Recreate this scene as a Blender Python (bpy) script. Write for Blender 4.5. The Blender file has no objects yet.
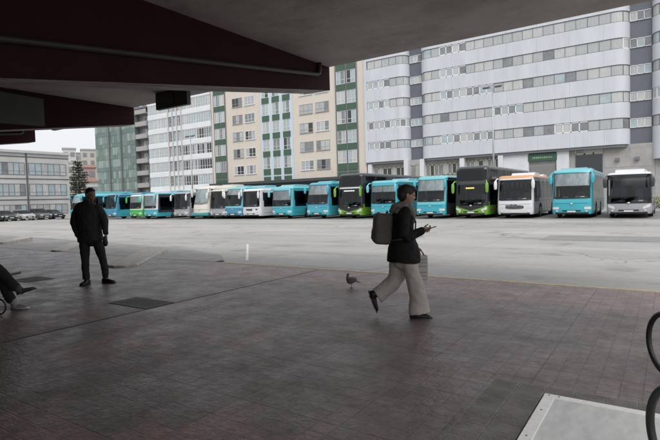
import bpy, bmesh, math, random
from mathutils import Vector, Matrix
R = math.radians
rnd = random.Random(7)
SC = bpy.context.scene
COL = SC.collection

# ------------------------------------------------------------------ camera
YAW, PITCH, ROLL, FPX, EYE = R(34.05), R(2.37), R(-1.6), 500.0, 1.5
camd = bpy.data.cameras.new('camera'); cam = bpy.data.objects.new('camera', camd); COL.objects.link(cam)
CM = Matrix.Rotation(YAW, 4, 'Z') @ Matrix.Rotation(R(90) - PITCH, 4, 'X') @ Matrix.Rotation(ROLL, 4, 'Z')
cam.matrix_world = Matrix.Translation((0, 0, EYE)) @ CM
camd.lens = 36 * FPX / 660; camd.sensor_width = 36; camd.clip_end = 6000; camd.clip_start = 0.05
SC.camera = cam
def ray(px, py): return (CM.to_3x3() @ Vector((px - 330, 220 - py, -FPX)))
def hor(px): return 199.3 - 0.028 * (px - 330)
def atZ(px, py, z=0.0):
    d = ray(px, py); return Vector((0, 0, EYE)) + d * ((z - EYE) / d.z)
def XatY(px, Y, py=None):
    d = ray(px, hor(px) if py is None else py); return d.x * Y / d.y
def YatX(px, X):
    d = ray(px, hor(px)); return d.y * X / d.x
FWD = Vector((-math.sin(YAW), math.cos(YAW), 0)); RGT = Vector((math.cos(YAW), math.sin(YAW), 0))
def CP(lat, dep, z=0): p = FWD * dep + RGT * lat; p.z = z; return p

# ------------------------------------------------------------------ tags
def tag(o, label=None, cat=None, group=None, kind=None):
    if label: o['label'] = label
    if cat: o['category'] = cat
    if group: o['group'] = group
    if kind: o['kind'] = kind
    return o
def empty(name, loc=(0, 0, 0), rz=0.0, label=None, cat=None, group=None):
    o = bpy.data.objects.new(name, None); COL.objects.link(o)
    o.location = loc; o.rotation_euler = (0, 0, rz); o.empty_display_size = 0.2
    return tag(o, label, cat, group)
def children(o): return [c for c in COL.objects if c.parent == o]
def copy_tree(o, parent=None, kids=None):
    if kids is None:
        kids = {}
        for c in COL.objects:
            if c.parent: kids.setdefault(c.parent.name, []).append(c)
    c = o.copy(); COL.objects.link(c); c.parent = parent
    for ch in kids.get(o.name, []): copy_tree(ch, c, kids)
    return c

# ------------------------------------------------------------------ materials
MT = {}
def mat(name, col, rough=0.6, metal=0.0, noise=0.0, nscale=3.0, bump=0.0, bscale=20.0, emit=None, spec=0.5, coat=0.0, coords='Object', dirt=None, dscale=0.6, stretch=(1, 1, 1)):
    if name in MT: return MT[name]
    m = bpy.data.materials.new(name); m.use_nodes = True; nt = m.node_tree; N = nt.nodes; L = nt.links
    b = N['Principled BSDF']
    b.inputs['Base Color'].default_value = (*col, 1); b.inputs['Roughness'].default_value = rough
    b.inputs['Metallic'].default_value = metal; b.inputs['Specular IOR Level'].default_value = spec
    b.inputs['Coat Weight'].default_value = coat
    tc = N.new('ShaderNodeTexCoord'); mp = N.new('ShaderNodeMapping'); L.new(tc.outputs[coords], mp.inputs[0])
    mp.inputs['Scale'].default_value = stretch
    cur = None
    if noise:
        n = N.new('ShaderNodeTexNoise'); n.inputs['Scale'].default_value = nscale; n.inputs['Detail'].default_value = 6; n.inputs['Roughness'].default_value = .65
        L.new(mp.outputs[0], n.inputs['Vector'])
        mr = N.new('ShaderNodeMapRange'); mr.inputs[1].default_value = .3; mr.inputs[2].default_value = .7
        mr.inputs[3].default_value = 1 - noise; mr.inputs[4].default_value = 1 + noise; L.new(n.outputs[0], mr.inputs[0])
        mx = N.new('ShaderNodeMix'); mx.data_type = 'RGBA'; mx.blend_type = 'MULTIPLY'; mx.inputs[0].default_value = 1
        mx.inputs[6].default_value = (*col, 1); L.new(mr.outputs[0], mx.inputs[7]); cur = mx.outputs[2]
    if dirt:
        n = N.new('ShaderNodeTexNoise'); n.inputs['Scale'].default_value = dscale; n.inputs['Detail'].default_value = 8; n.inputs['Roughness'].default_value = .7
        L.new(mp.outputs[0], n.inputs['Vector'])
        mr = N.new('ShaderNodeMapRange'); mr.inputs[1].default_value = .48; mr.inputs[2].default_value = .72; L.new(n.outputs[0], mr.inputs[0])
        mx = N.new('ShaderNodeMix'); mx.data_type = 'RGBA'; L.new(mr.outputs[0], mx.inputs[0])
        if cur: L.new(cur, mx.inputs[6])
        else: mx.inputs[6].default_value = (*col, 1)
        mx.inputs[7].default_value = (*dirt, 1); cur = mx.outputs[2]
    if cur: L.new(cur, b.inputs['Base Color'])
    if bump:
        n = N.new('ShaderNodeTexNoise'); n.inputs['Scale'].default_value = bscale; n.inputs['Detail'].default_value = 4
        L.new(mp.outputs[0], n.inputs['Vector']); bp = N.new('ShaderNodeBump'); bp.inputs['Strength'].default_value = bump; bp.inputs['Distance'].default_value = .02
        L.new(n.outputs[0], bp.inputs['Height']); L.new(bp.outputs[0], b.inputs['Normal'])
    if emit:
        b.inputs['Emission Color'].default_value = (*emit[:3], 1); b.inputs['Emission Strength'].default_value = emit[3]
    MT[name] = m; return m

# ------------------------------------------------------------------ mesh builder
class MB:
    def __init__(s): s.v = []; s.f = []; s.m = []
    def add(s, vs, fs, mi=0):
        b = len(s.v); s.v += [tuple(p) for p in vs]
        for f in fs: s.f.append([b + i for i in f]); s.m.append(mi)
        return s
    def box(s, x0, x1, y0, y1, z0, z1, mi=0, M=None):
        if x0 > x1: x0, x1 = x1, x0
        if y0 > y1: y0, y1 = y1, y0
        vs = [Vector((x, y, z)) for z in (z0, z1) for (x, y) in ((x0, y0), (x1, y0), (x1, y1), (x0, y1))]
        if M is not None: vs = [M @ v for v in vs]
        return s.add(vs, [(3, 2, 1, 0), (4, 5, 6, 7), (0, 1, 5, 4), (1, 2, 6, 5), (2, 3, 7, 6), (3, 0, 4, 7)], mi)
    def prism(s, poly, z0, z1, mi=0):          # poly CCW in xy
        n = len(poly); vs = [(p[0], p[1], z0) for p in poly] + [(p[0], p[1], z1) for p in poly]
        fs = [tuple(reversed(range(n))), tuple(range(n, 2 * n))] + [(i, (i + 1) % n, n + (i + 1) % n, n + i) for i in range(n)]
        return s.add(vs, fs, mi)
    def prism_x(s, poly, x0, x1, mi=0):        # poly in yz
        n = len(poly); vs = [(x0, p[0], p[1]) for p in poly] + [(x1, p[0], p[1]) for p in poly]
        fs = [tuple(reversed(range(n))), tuple(range(n, 2 * n))] + [(i, (i + 1) % n, n + (i + 1) % n, n + i) for i in range(n)]
        return s.add(vs, fs, mi)
    def tube(s, pts, rad, n=10, mi=0, side=None, close=False, round_ends=False):
        pts = [Vector(p) for p in pts]; K = len(pts)
        if not isinstance(rad, (list, tuple)): rad = [rad] * K
        rad = [(r, r) if not isinstance(r, (list, tuple)) else r for r in rad]
        if round_ends:
            a, b = pts[0], pts[-1]; ta = (pts[0] - pts[1]).normalized(); tb = (pts[-1] - pts[-2]).normalized()
            ra, rb = rad[0], rad[-1]; A = []; B = []
            for k in (85, 60, 30):
                c, q = math.cos(R(k)), math.sin(R(k))
                A.append((a + ta * (q * min(ra)), (ra[0] * c, ra[1] * c)))
            for k in (30, 60, 85):
                c, q = math.cos(R(k)), math.sin(R(k))
                B.append((b + tb * (q * min(rb)), (rb[0] * c, rb[1] * c)))
            pts = [p for p, _ in A] + pts + [p for p, _ in B]; rad = [r for _, r in A] + list(rad) + [r for _, r in B]; K = len(pts)
        vs = []; prev = None
        for i, p in enumerate(pts):
            if close: t = pts[(i + 1) % K] - pts[i - 1]
            else: t = pts[min(i + 1, K - 1)] - pts[max(i - 1, 0)]
            t = t.normalized() if t.length > 1e-9 else Vector((0, 0, 1))
            if side is not None: u = Vector(side)
            elif prev is not None: u = prev
            else: u = Vector((0, 0, 1)) if abs(t.z) < .9 else Vector((1, 0, 0))
            u = (u - t * u.dot(t)); u = u.normalized() if u.length > 1e-6 else t.orthogonal().normalized()
            w = t.cross(u); prev = u
            for k in range(n):
                a = 2 * math.pi * k / n; vs.append(p + u * (math.cos(a) * rad[i][1]) + w * (math.sin(a) * rad[i][0]))
        fs = []
        for i in range(K if close else K - 1):
            for k in range(n):
                j = (i + 1) % K; fs.append((i * n + k, i * n + (k + 1) % n, j * n + (k + 1) % n, j * n + k))
        if not close: fs += [tuple(reversed(range(n))), tuple((K - 1) * n + k for k in range(n))]
        return s.add(vs, fs, mi)
    def ball(s, c, r, n=12, m=8, mi=0, M=None):
        if not isinstance(r, (list, tuple)): r = (r, r, r)
        vs = []; fs = []
        for i in range(1, m):
            th = math.pi * i / m
            for k in range(n):
                a = 2 * math.pi * k / n; v = Vector((math.sin(th) * math.cos(a) * r[0], math.sin(th) * math.sin(a) * r[1], math.cos(th) * r[2]))
                if M is not None: v = M @ v
                vs.append(v + Vector(c))
        top = Vector((0, 0, r[2])); bot = Vector((0, 0, -r[2]))
        if M is not None: top = M @ top; bot = M @ bot
        vs += [top + Vector(c), bot + Vector(c)]; T = len(vs) - 2
        for i in range(m - 2):
            for k in range(n): fs.append((i * n + k, (i + 1) * n + k, (i + 1) * n + (k + 1) % n, i * n + (k + 1) % n))
        for k in range(n):
            fs.append((T, k, (k + 1) % n)); fs.append((T + 1, (m - 2) * n + (k + 1) % n, (m - 2) * n + k))
        return s.add(vs, fs, mi)
    def grid(s, P, mi=0, fn=None, flip=False):
        nr, nc = len(P), len(P[0]); b = len(s.v)
        for row in P: s.v += [tuple(p) for p in row]
        for i in range(nr - 1):
            for j in range(nc - 1):
                if fn and fn(i, j) is None: continue
                q = [b + i * nc + j, b + i * nc + j + 1, b + (i + 1) * nc + j + 1, b + (i + 1) * nc + j]
                if flip: q.reverse()
                s.f.append(q); s.m.append(fn(i, j) if fn else mi)
        return s
    def mesh(s, name, mats, smooth=False, merge=0):
        me = bpy.data.meshes.new(name); me.from_pydata(s.v, [], s.f)
        if not isinstance(mats, (list, tuple)): mats = [mats]
        for m in mats: me.materials.append(m)
        me.polygons.foreach_set('material_index', s.m); me.polygons.foreach_set('use_smooth', [smooth] * len(s.f))
        if merge:
            bm = bmesh.new(); bm.from_mesh(me); bmesh.ops.remove_doubles(bm, verts=bm.verts, dist=merge); bm.to_mesh(me); bm.free()
        me.update(); return me
    def build(s, name, mats, parent=None, smooth=False, bevel=0, segs=2, merge=0, loc=None):
        me = s.mesh(name, mats, smooth, merge)
        o = bpy.data.objects.new(name, me); COL.objects.link(o); o.parent = parent
        if loc is not None: o.location = loc
        if bevel:
            md = o.modifiers.new('bevel', 'BEVEL'); md.width = bevel; md.segments = segs; md.limit_method = 'ANGLE'; md.angle_limit = R(40)
            me.polygons.foreach_set('use_smooth', [True] * len(me.polygons)); md.harden_normals = True
        return o
def remesh(mb, name, m, voxel, parent, smooth=4):
    me = mb.mesh(name + '_src', m); t = bpy.data.objects.new(name + '_src', me); COL.objects.link(t)
    rm = t.modifiers.new('r', 'REMESH'); rm.mode = 'VOXEL'; rm.voxel_size = voxel
    if smooth: sm = t.modifiers.new('s', 'SMOOTH'); sm.iterations = smooth; sm.factor = .5
    dg = bpy.context.evaluated_depsgraph_get(); dg.update()
    me2 = bpy.data.meshes.new_from_object(t.evaluated_get(dg)); me2.name = name
    me2.materials.clear(); me2.materials.append(m)
    me2.polygons.foreach_set('material_index', [0] * len(me2.polygons)); me2.polygons.foreach_set('use_smooth', [True] * len(me2.polygons))
    bpy.data.objects.remove(t); bpy.data.meshes.remove(me)
    o = bpy.data.objects.new(name, me2); COL.objects.link(o); o.parent = parent; return o

# ------------------------------------------------------------------ world and sun
w = bpy.data.worlds.new('World'); SC.world = w; w.use_nodes = True; nt = w.node_tree; N = nt.nodes; L = nt.links
bg = N['Background']; sky = N.new('ShaderNodeTexSky'); sky.sky_type = 'NISHITA'; sky.sun_disc = False
SUN_EL, SUN_ROT = R(50), R(145)
sky.sun_elevation = SUN_EL; sky.sun_rotation = SUN_ROT; sky.air_density = 1.0; sky.dust_density = 4.0; sky.ozone_density = 1
hs = N.new('ShaderNodeHueSaturation'); hs.inputs['Saturation'].default_value = .12; L.new(sky.outputs[0], hs.inputs['Color'])
mx = N.new('ShaderNodeMix'); mx.data_type = 'RGBA'; mx.inputs[0].default_value = .75; L.new(hs.outputs[0], mx.inputs[6])
mx.inputs[7].default_value = (7.6, 7.75, 8.1, 1)        # even overcast cloud layer
L.new(mx.outputs[2], bg.inputs[0]); bg.inputs[1].default_value = .10
ld = bpy.data.lights.new('sun', 'SUN'); ld.energy = 1.5; ld.angle = R(40); ld.color = (1, .97, .93)
sun = bpy.data.objects.new('sun', ld); COL.objects.link(sun)
sd = Vector((math.sin(SUN_ROT) * math.cos(SUN_EL), math.cos(SUN_ROT) * math.cos(SUN_EL), math.sin(SUN_EL)))
sun.rotation_euler = sd.to_track_quat('Z', 'Y').to_euler()
vs = SC.view_settings; vs.view_transform = 'Standard'; vs.look = 'None'; vs.gamma = 1; vs.exposure = .42; vs.use_curve_mapping = False

# ------------------------------------------------------------------ ground
KY = 8.85; RZ = -.26
def paving_mat():
    m = bpy.data.materials.new('platform_paving'); m.use_nodes = True; nt = m.node_tree; N = nt.nodes; L = nt.links
    b = N['Principled BSDF']; g = N.new('ShaderNodeNewGeometry'); sx = N.new('ShaderNodeSeparateXYZ'); L.new(g.outputs['Position'], sx.inputs[0])
    def noise(sc, det=6, ro=.6, vec=None):
        n = N.new('ShaderNodeTexNoise'); n.inputs['Scale'].default_value = sc; n.inputs['Detail'].default_value = det; n.inputs['Roughness'].default_value = ro
        L.new(vec or g.outputs['Position'], n.inputs['Vector']); return n.outputs[0]
    def rng(x, a, c, d=0, e=1):
        r = N.new('ShaderNodeMapRange'); r.inputs[1].default_value = a; r.inputs[2].default_value = c; r.inputs[3].default_value = d; r.inputs[4].default_value = e
        L.new(x, r.inputs[0]); return r.outputs[0]
    def mth(op, a, c):
        n = N.new('ShaderNodeMath'); n.operation = op
        for i, q in enumerate((a, c)):
            if isinstance(q, (int, float)): n.inputs[i].default_value = q
            else: L.new(q, n.inputs[i])
        return n.outputs[0]
    def mix(f, a, c, mode='MIX'):
        n = N.new('ShaderNodeMix'); n.data_type = 'RGBA'; n.blend_type = mode
        for i, q in ((0, f), (6, a), (7, c)):
            if isinstance(q, tuple): n.inputs[i].default_value = (*q, 1)
            elif isinstance(q, (int, float)): n.inputs[i].default_value = q
            else: L.new(q, n.inputs[i])
        return n.outputs[2]
    # slab sized blocks, each with its own red or grey tone
    br = N.new('ShaderNodeTexBrick'); br.offset = 0; br.inputs['Scale'].default_value = 1; br.inputs['Brick Width'].default_value = .9; br.inputs['Row Height'].default_value = .9
    br.inputs['Mortar Size'].default_value = .007; br.inputs['Color1'].default_value = (0, 0, 0, 1); br.inputs['Color2'].default_value = (1, 1, 1, 1); br.inputs['Mortar'].default_value = (.5, .5, .5, 1)
    L.new(g.outputs['Position'], br.inputs['Vector'])
    b2 = N.new('ShaderNodeTexBrick'); b2.offset = 0; b2.inputs['Scale'].default_value = 1; b2.inputs['Brick Width'].default_value = .15; b2.inputs['Row Height'].default_value = .15
    b2.inputs['Mortar Size'].default_value = .006; b2.inputs['Mortar Smooth'].default_value = .4
    b2.inputs['Color1'].default_value = (.84, .84, .84, 1); b2.inputs['Color2'].default_value = (1.14, 1.12, 1.12, 1); b2.inputs['Mortar'].default_value = (.84, .83, .83, 1)
    L.new(g.outputs['Position'], b2.inputs['Vector'])
    band = rng(sx.outputs[1], KY - 1.9, KY - 1.5)
    bx = rng(sx.outputs[0], -9.8, -8.6)
    band = mth('MULTIPLY', band, bx)
    redn = mth('ADD', noise(.42, 4, .6), mth('MULTIPLY', br.outputs[0], .26))
    red = rng(redn, .575, .615)
    near = rng(sx.outputs[1], 3.4, 5.2, 1, .25)
    red = mth('MULTIPLY', red, near)
    red = mth('MULTIPLY', red, rng(sx.outputs[0], -9, -6.5)); red = mth('MULTIPLY', red, rng(sx.outputs[0], -2.6, -1.2, 1, .12))
    grey = mix(rng(noise(1.7, 8, .7), .3, .7), (.108, .082, .077), (.215, .176, .166))
    col = mix(mth('MULTIPLY', red, rng(noise(3.1, 7, .7), .35, .62, .25, 1)), grey, (.245, .13, .12))
    col = mix(mth('MULTIPLY', band, rng(noise(1.9, 8, .7), .35, .65, .35, .85)), col, (.33, .22, .215))
    col = mix(1.0, col, b2.outputs[0], 'MULTIPLY')
    stain = rng(noise(5.5, 8, .75), .62, .70); col = mix(mth('MULTIPLY', stain, .35), col, (.07, .065, .062))
    spk = rng(noise(14, 5, .8), .36, .64, .72, 1.25); cmb = N.new('ShaderNodeCombineXYZ'); [L.new(spk, cmb.inputs[i_]) for i_ in range(3)]; col = mix(1.0, col, cmb.outputs[0], 'MULTIPLY')
    gum = N.new('ShaderNodeTexVoronoi'); gum.inputs['Scale'].default_value = 1.15; L.new(g.outputs['Position'], gum.inputs['Vector'])
    gm = mth('LESS_THAN', gum.outputs['Distance'], .036); col = mix(mth('MULTIPLY', gm, .8), col, (.02, .018, .018))
    pale = rng(noise(2.3, 9, .8), .60, .68); col = mix(mth('MULTIPLY', pale, .3), col, (.30, .28, .27))
    mort = mth('MULTIPLY', br.outputs['Fac'], rng(noise(1.3, 4), .4, .6, .12, .6)); col = mix(mort, col, (.055, .05, .05))
    L.new(col, b.inputs['Base Color'])
    L.new(rng(noise(2.1, 8, .75), .35, .65, .28, .54), b.inputs['Roughness'])
    b.inputs['Specular IOR Level'].default_value = .5
    h = mth('ADD', mth('MULTIPLY', mth('ADD', b2.outputs['Fac'], br.outputs['Fac']), -.6), mth('ADD', mth('MULTIPLY', noise(30, 4), .5), mth('MULTIPLY', noise(13, 5), 1.1)))
    bp = N.new('ShaderNodeBump'); bp.inputs['Strength'].default_value = .75; bp.inputs['Distance'].default_value = .012
    L.new(h, bp.inputs['Height']); L.new(bp.outputs[0], b.inputs['Normal']); return m
def road_mat():
    m = bpy.data.materials.new('yard_concrete'); m.use_nodes = True; nt = m.node_tree; N = nt.nodes; L = nt.links
    b = N['Principled BSDF']; g = N.new('ShaderNodeNewGeometry')
    mp = N.new('ShaderNodeMapping'); mp.inputs['Scale'].default_value = (.35, 1, 1); L.new(g.outputs['Position'], mp.inputs[0])
    def noise(sc, det, ro, vec):
        n = N.new('ShaderNodeTexNoise'); n.inputs['Scale'].default_value = sc; n.inputs['Detail'].default_value = det; n.inputs['Roughness'].default_value = ro; L.new(vec, n.inputs['Vector']); return n.outputs[0]
    def ramp(x, *st):
        r = N.new('ShaderNodeValToRGB'); e = r.color_ramp.elements
        e[0].position, e[0].color = st[0][0], (*st[0][1], 1); e[1].position, e[1].color = st[-1][0], (*st[-1][1], 1)
        for p, c in st[1:-1]: k = e.new(p); k.color = (*c, 1)
        L.new(x, r.inputs[0]); return r.outputs[0]
    base = ramp(noise(.28, 7, .62, mp.outputs[0]), (.28, (.29, .282, .27)), (.5, (.37, .362, .348)), (.72, (.44, .43, .414)))
    fine = ramp(noise(9, 6, .7, g.outputs['Position']), (.3, (.88, .88, .88)), (.7, (1.1, 1.1, 1.1)))
    mx = N.new('ShaderNodeMix'); mx.data_type = 'RGBA'; mx.blend_type = 'MULTIPLY'; mx.inputs[0].default_value = 1; L.new(base, mx.inputs[6]); L.new(fine, mx.inputs[7])
    # oil and tyre stains, long in x
    st = ramp(noise(.9, 8, .7, mp.outputs[0]), (.56, (1, 1, 1)), (.68, (.62, .60, .58)))
    m2 = N.new('ShaderNodeMix'); m2.data_type = 'RGBA'; m2.blend_type = 'MULTIPLY'; m2.inputs[0].default_value = .75; L.new(mx.outputs[2], m2.inputs[6]); L.new(st, m2.inputs[7])
    # cracks
    vo = N.new('ShaderNodeTexVoronoi'); vo.feature = 'DISTANCE_TO_EDGE'; vo.inputs['Scale'].default_value = .33
    nz = N.new('ShaderNodeTexNoise'); nz.inputs['Scale'].default_value = 1.6; nz.inputs['Detail'].default_value = 5; L.new(g.outputs['Position'], nz.inputs['Vector'])
    ad = N.new('ShaderNodeVectorMath'); ad.operation = 'MULTIPLY_ADD'; L.new(nz.outputs['Color'], ad.inputs[0]); ad.inputs[1].default_value = (1.2, 1.2, 0); L.new(g.outputs['Position'], ad.inputs[2])
    L.new(ad.outputs[0], vo.inputs['Vector'])
    cr = ramp(vo.outputs['Distance'], (.003, (.62, .61, .59)), (.012, (1, 1, 1)))
    msk = N.new('ShaderNodeMath'); msk.operation = 'GREATER_THAN'; msk.inputs[1].default_value = .52; L.new(noise(.12, 3, .5, g.outputs['Position']), msk.inputs[0])
    m3 = N.new('ShaderNodeMix'); m3.data_type = 'RGBA'; m3.blend_type = 'MULTIPLY'; L.new(msk.outputs[0], m3.inputs[0]); L.new(m2.outputs[2], m3.inputs[6]); L.new(cr, m3.inputs[7])
    jb = N.new('ShaderNodeTexBrick'); jb.offset = 0; jb.inputs['Scale'].default_value = 1; jb.inputs['Brick Width'].default_value = 5.2; jb.inputs['Row Height'].default_value = 4.1; jb.inputs['Mortar Size'].default_value = .022
    jb.inputs['Color1'].default_value = (.93, .93, .93, 1); jb.inputs['Color2'].default_value = (1.06, 1.055, 1.05, 1); jb.inputs['Mortar'].default_value = (.74, .73, .72, 1); L.new(g.outputs['Position'], jb.inputs['Vector'])
    m4 = N.new('ShaderNodeMix'); m4.data_type = 'RGBA'; m4.blend_type = 'MULTIPLY'; m4.inputs[0].default_value = .85; L.new(m3.outputs[2], m4.inputs[6]); L.new(jb.outputs[0], m4.inputs[7])
    oil = ramp(noise(.55, 4, .55, g.outputs['Position']), (.60, (1, 1, 1)), (.70, (.66, .64, .62)))
    m5 = N.new('ShaderNodeMix'); m5.data_type = 'RGBA'; m5.blend_type = 'MULTIPLY'; m5.inputs[0].default_value = .8; L.new(m4.outputs[2], m5.inputs[6]); L.new(oil, m5.inputs[7])
    L.new(m5.outputs[2], b.inputs['Base Color']); b.inputs['Roughness'].default_value = .62; b.inputs['Specular IOR Level'].default_value = .35
    bp = N.new('ShaderNodeBump'); bp.inputs['Strength'].default_value = .25; bp.inputs['Distance'].default_value = .01
    L.new(noise(25, 4, .6, g.outputs['Position']), bp.inputs['Height']); L.new(bp.outputs[0], b.inputs['Normal']); return m
PAV, ROAD = paving_mat(), road_mat()
# yard: one sheet to the horizon, falling gently from the kerb
ys = [-400, KY - .1, KY + .05, 14, 22, 90, 400, 3000]; zs = [-.5, -.5, -.12, -.18, RZ, RZ, RZ, RZ]
g = MB(); xs = [-3000, -400, -120, -60, -30, -10, 0, 10, 30, 80, 400, 3000]
g.grid([[(x, y, z) for x in xs] for y, z in zip(ys, zs)])
tag(g.build('yard', ROAD), kind='structure')
p = MB(); p.box(-80, 40, -40, KY - .16, -.45, 0)
tag(p.build('platform', PAV), kind='structure')
kerbm = mat('kerb_concrete', (.33, .31, .29), .8, noise=.2, nscale=6, bump=.3, bscale=30)
k = MB(); x = -9.4
while x < 30:
    k.box(x + .004, x + .996, KY - .158, KY, -.45, .002); x += 1.0
tag(k.build('kerb', kerbm, bevel=.008), kind='structure')
yel = mat('worn_yellow_paint', (.56, .43, .24), .7, noise=.25, nscale=9, dirt=(.36, .30, .24), dscale=3)
tag(MB().box(-9.2, 30, KY - .125, KY - .02, .0, .006).build('yellow_line', yel), kind='structure')
# flush end kerb of the left half
k = MB(); k.box(-60, -9.41, KY - .158, KY + .02, -.45, -.004)
tag(k.build('flush_kerb', mat('flush_kerb', (.2, .19, .185), .7, noise=.25, nscale=4)), kind='structure')
# apron in front of the flush half (dark worn asphalt)
asph = mat('apron_asphalt', (.25, .235, .225), .55, noise=.3, nscale=1.6, dirt=(.12, .115, .11), dscale=.5, bump=.3, bscale=30, stretch=(.5, 1, 1))
a = MB(); a.add([(-60, KY + .02, -.006), (-9.6, KY + .02, -.006), (-10.1, 9.7, -.09), (-11.6, 11.0, -.135), (-14.5, 12.0, -.145), (-20, 12.8, -.15), (-30, 14, -.165), (-60, 15, -.175)], [tuple(range(8))])
tag(a.build('apron', asph), kind='structure')
# darker resurfaced strip in front of the buses at the right, and bay strip
pt = mat('resurfaced_asphalt', (.235, .23, .225), .6, noise=.18, nscale=2.5, bump=.2, bscale=40)
A, B_, C_, D_ = [atZ(*q, -.2) for q in ((520, 238.5), (578, 229.5), (700, 231), (700, 243))]
a = MB(); a.add([(q.x, q.y, RZ + .055 if q.y < 18 else RZ + .02) for q in (A, D_, C_, B_)], [(0, 1, 2, 3)])
PATCH = a
bay = mat('bay_asphalt', (.21, .205, .20), .6, noise=.22, nscale=1.2, dirt=(.12, .115, .11), dscale=.8, stretch=(1, .4, 1))
tag(MB().box(-72, 12, 36.2, 51, RZ - .2, RZ + .004).build('bus_bays', bay), kind='structure')
paint = mat('worn_white_paint', (.62, .62, .6), .6, noise=.2, nscale=5)
def road_z(y):
    for i in range(len(ys) - 1):
        if ys[i] <= y <= ys[i + 1]: return zs[i] + (zs[i + 1] - zs[i]) * (y - ys[i]) / (ys[i + 1] - ys[i])
def strip(name, pa, pb, wd, m, lift=.006):
    pa, pb = Vector(pa), Vector(pb); d = (pb - pa).normalized(); n = Vector((-d.y, d.x)) * wd / 2; q = MB()
    K = 12; P = []
    for i in range(K + 1):
        c = pa.lerp(pb, i / K); row = []
        for sg in (-1, 1):
            e = c + n * sg; row.append((e.x, e.y, road_z(e.y) + lift))
        P.append(row)
    q.grid(P, flip=True); return tag(q.build(name, m), kind='structure')
qa, qb = atZ(247, 260.5, -.13), atZ(247.7, 244, -.18)
strip('bay_line', qa.xy, qb.xy, .075, paint)
# resurfaced patch as a draped strip
ca, cb = atZ(545, 236, -.19), atZ(760, 233, -.19)
strip('resurfaced_strip', (ca.x, ca.y), (ca.x + 30, ca.y + .5), 2.6, pt)
# diagonal bay kerbs on the left
kp = mat('pale_kerb', (.47, .445, .41), .8, noise=.22, nscale=5, bump=.3, bscale=25)
for i, ((ax, ay), (bx_, by_), wd) in enumerate((((122, 266.5), (156, 250), .75), ((60, 251), (78, 243.5), .55), ((2, 243), (26, 238), .6))):
    pa, pb = atZ(ax, ay, 0), atZ(bx_, by_, 0); d = (pb - pa).normalized(); n = Vector((-d.y, d.x, 0)) * wd / 2; q = MB()
    pl = [pa - n, pa + n, pa + d * .0 + n, ]
    pl = [pa - n * .35 - d * .25, pa - n, pb - n, pb + n, pa + n, pa + n * .35 - d * .25]
    q.prism([(v.x, v.y) for v in pl][::1], -.45, .055)
    o = q.build('kerb_island', kp, bevel=.04, segs=3)
    tag(o, kind='structure')
sl = atZ(93, 264, 0); strip_m = MB(); strip_m.box(sl.x - .45, sl.x + .45, sl.y - .05, sl.y + .05, .0, .005, M=None)
tag(strip_m.build('painted_mark', paint), kind='structure')

# drain groove, covers
dk = mat('dark_groove', (.075, .066, .062), .7)
iron = mat('cast_iron', (.085, .078, .075), .6, .1, noise=.3, nscale=12, bump=.6, bscale=90)
ga = atZ(70, 327, 0); 
gr = MB(); gr.box(ga.x - .011, ga.x + .011, -3, KY - .2, -.02, .004)
tag(gr.build('drain_slot', dk), kind='structure')
def cover(px, py, wx, wy, label):
    c = atZ(px, py, 0); e = empty('manhole_cover', (c.x, c.y, 0.0), 0, label, 'manhole cover')
    f = MB()
    for (a, b_, c_, d) in ((-wx, wx, -wy, -wy + .05), (-wx, wx, wy - .05, wy), (-wx, -wx + .05, -wy + .051, wy - .051), (wx - .05, wx, -wy + .051, wy - .051)): f.box(a, b_, c_, d, -.03, .007)
    f.build('cover_frame', iron, e)
    q = MB(); q.box(-wx + .055, wx - .055, -wy + .055, wy - .055, -.03, .005)
    x = -wx + .12
    while x < wx - .1:
        y = -wy + .12
        while y < wy - .1: q.box(x, x + .04, y, y + .015, .005, .0075); y += .05
        x += .08
    q.build('cover_plate', iron, e); return e
cover(141, 303, .46, .25, 'large dark iron cover in the paving between the standing person and the pigeon')
cover(32, 279.5, .36, .28, 'small dark iron cover in the paving beyond the seated person\'s feet')

# floor hatch, bottom right
al = mat('brushed_aluminium', (.86, .85, .83), .42, .15, noise=.08, nscale=20, bump=.05, bscale=80)
plate = mat('zinc_plate', (.66, .67, .655), .5, .0, noise=.10, nscale=7, dirt=(.52, .53, .52), dscale=2.5, bump=.1, bscale=60, stretch=(3, 1, 1))
rib = mat('ribbed_tile', (.20, .185, .178), .6, noise=.3, nscale=5, bump=.2, bscale=50)
hc = atZ(545, 393.5, .03); he = empty('floor_hatch', (hc.x, hc.y, 0), 0, 'flat floor hatch with pale metal plate and riveted aluminium frame in the near right corner', 'hatch')
W_, H_ = 1.55, 1.6
fr = MB(); fr.box(0, W_, -.06, 0, -.02, .034); fr.box(0, .075, -H_, -.0605, -.02, .034); fr.box(W_ - .06, W_, -H_, -.0605, -.02, .034)
fr.build('hatch_frame', al, he, bevel=.003)
MB().box(.0755, W_ - .0605, -H_, -.0605, -.02, .026).build('hatch_plate', plate, he)
rv = MB()
for (x, y) in ((.035, -.03), (.10, -.03), (.75, -.03), (1.1, -.03), (.037, -.32), (.037, -.75)): rv.tube([(x, y, .034), (x, y, .037)], .007, 8)
rv.build('rivets', mat('rivet', (.25, .25, .25), .4, .8), he)
tt = MB()
def tac(x0, x1, y0, y1):
    x = x0
    while x < x1 - .02:
        y = y0
        while y < y1 - .02:
            tt.box(x + .002, x + .198, y + .002, y + .098, -.02, .006)
            for q in range(4): tt.box(x + .012, x + .188, y + .013 + q * .021, y + .023 + q * .021, .006, .0085)
            y += .1
        x += .2
tac(hc.x - .42, hc.x - .02, hc.y - 2.2, hc.y + .22); tac(hc.x - .02, hc.x + 1.6, hc.y + .02, hc.y + .22)
tag(tt.build('ribbed_paving', rib), kind='structure')

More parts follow.
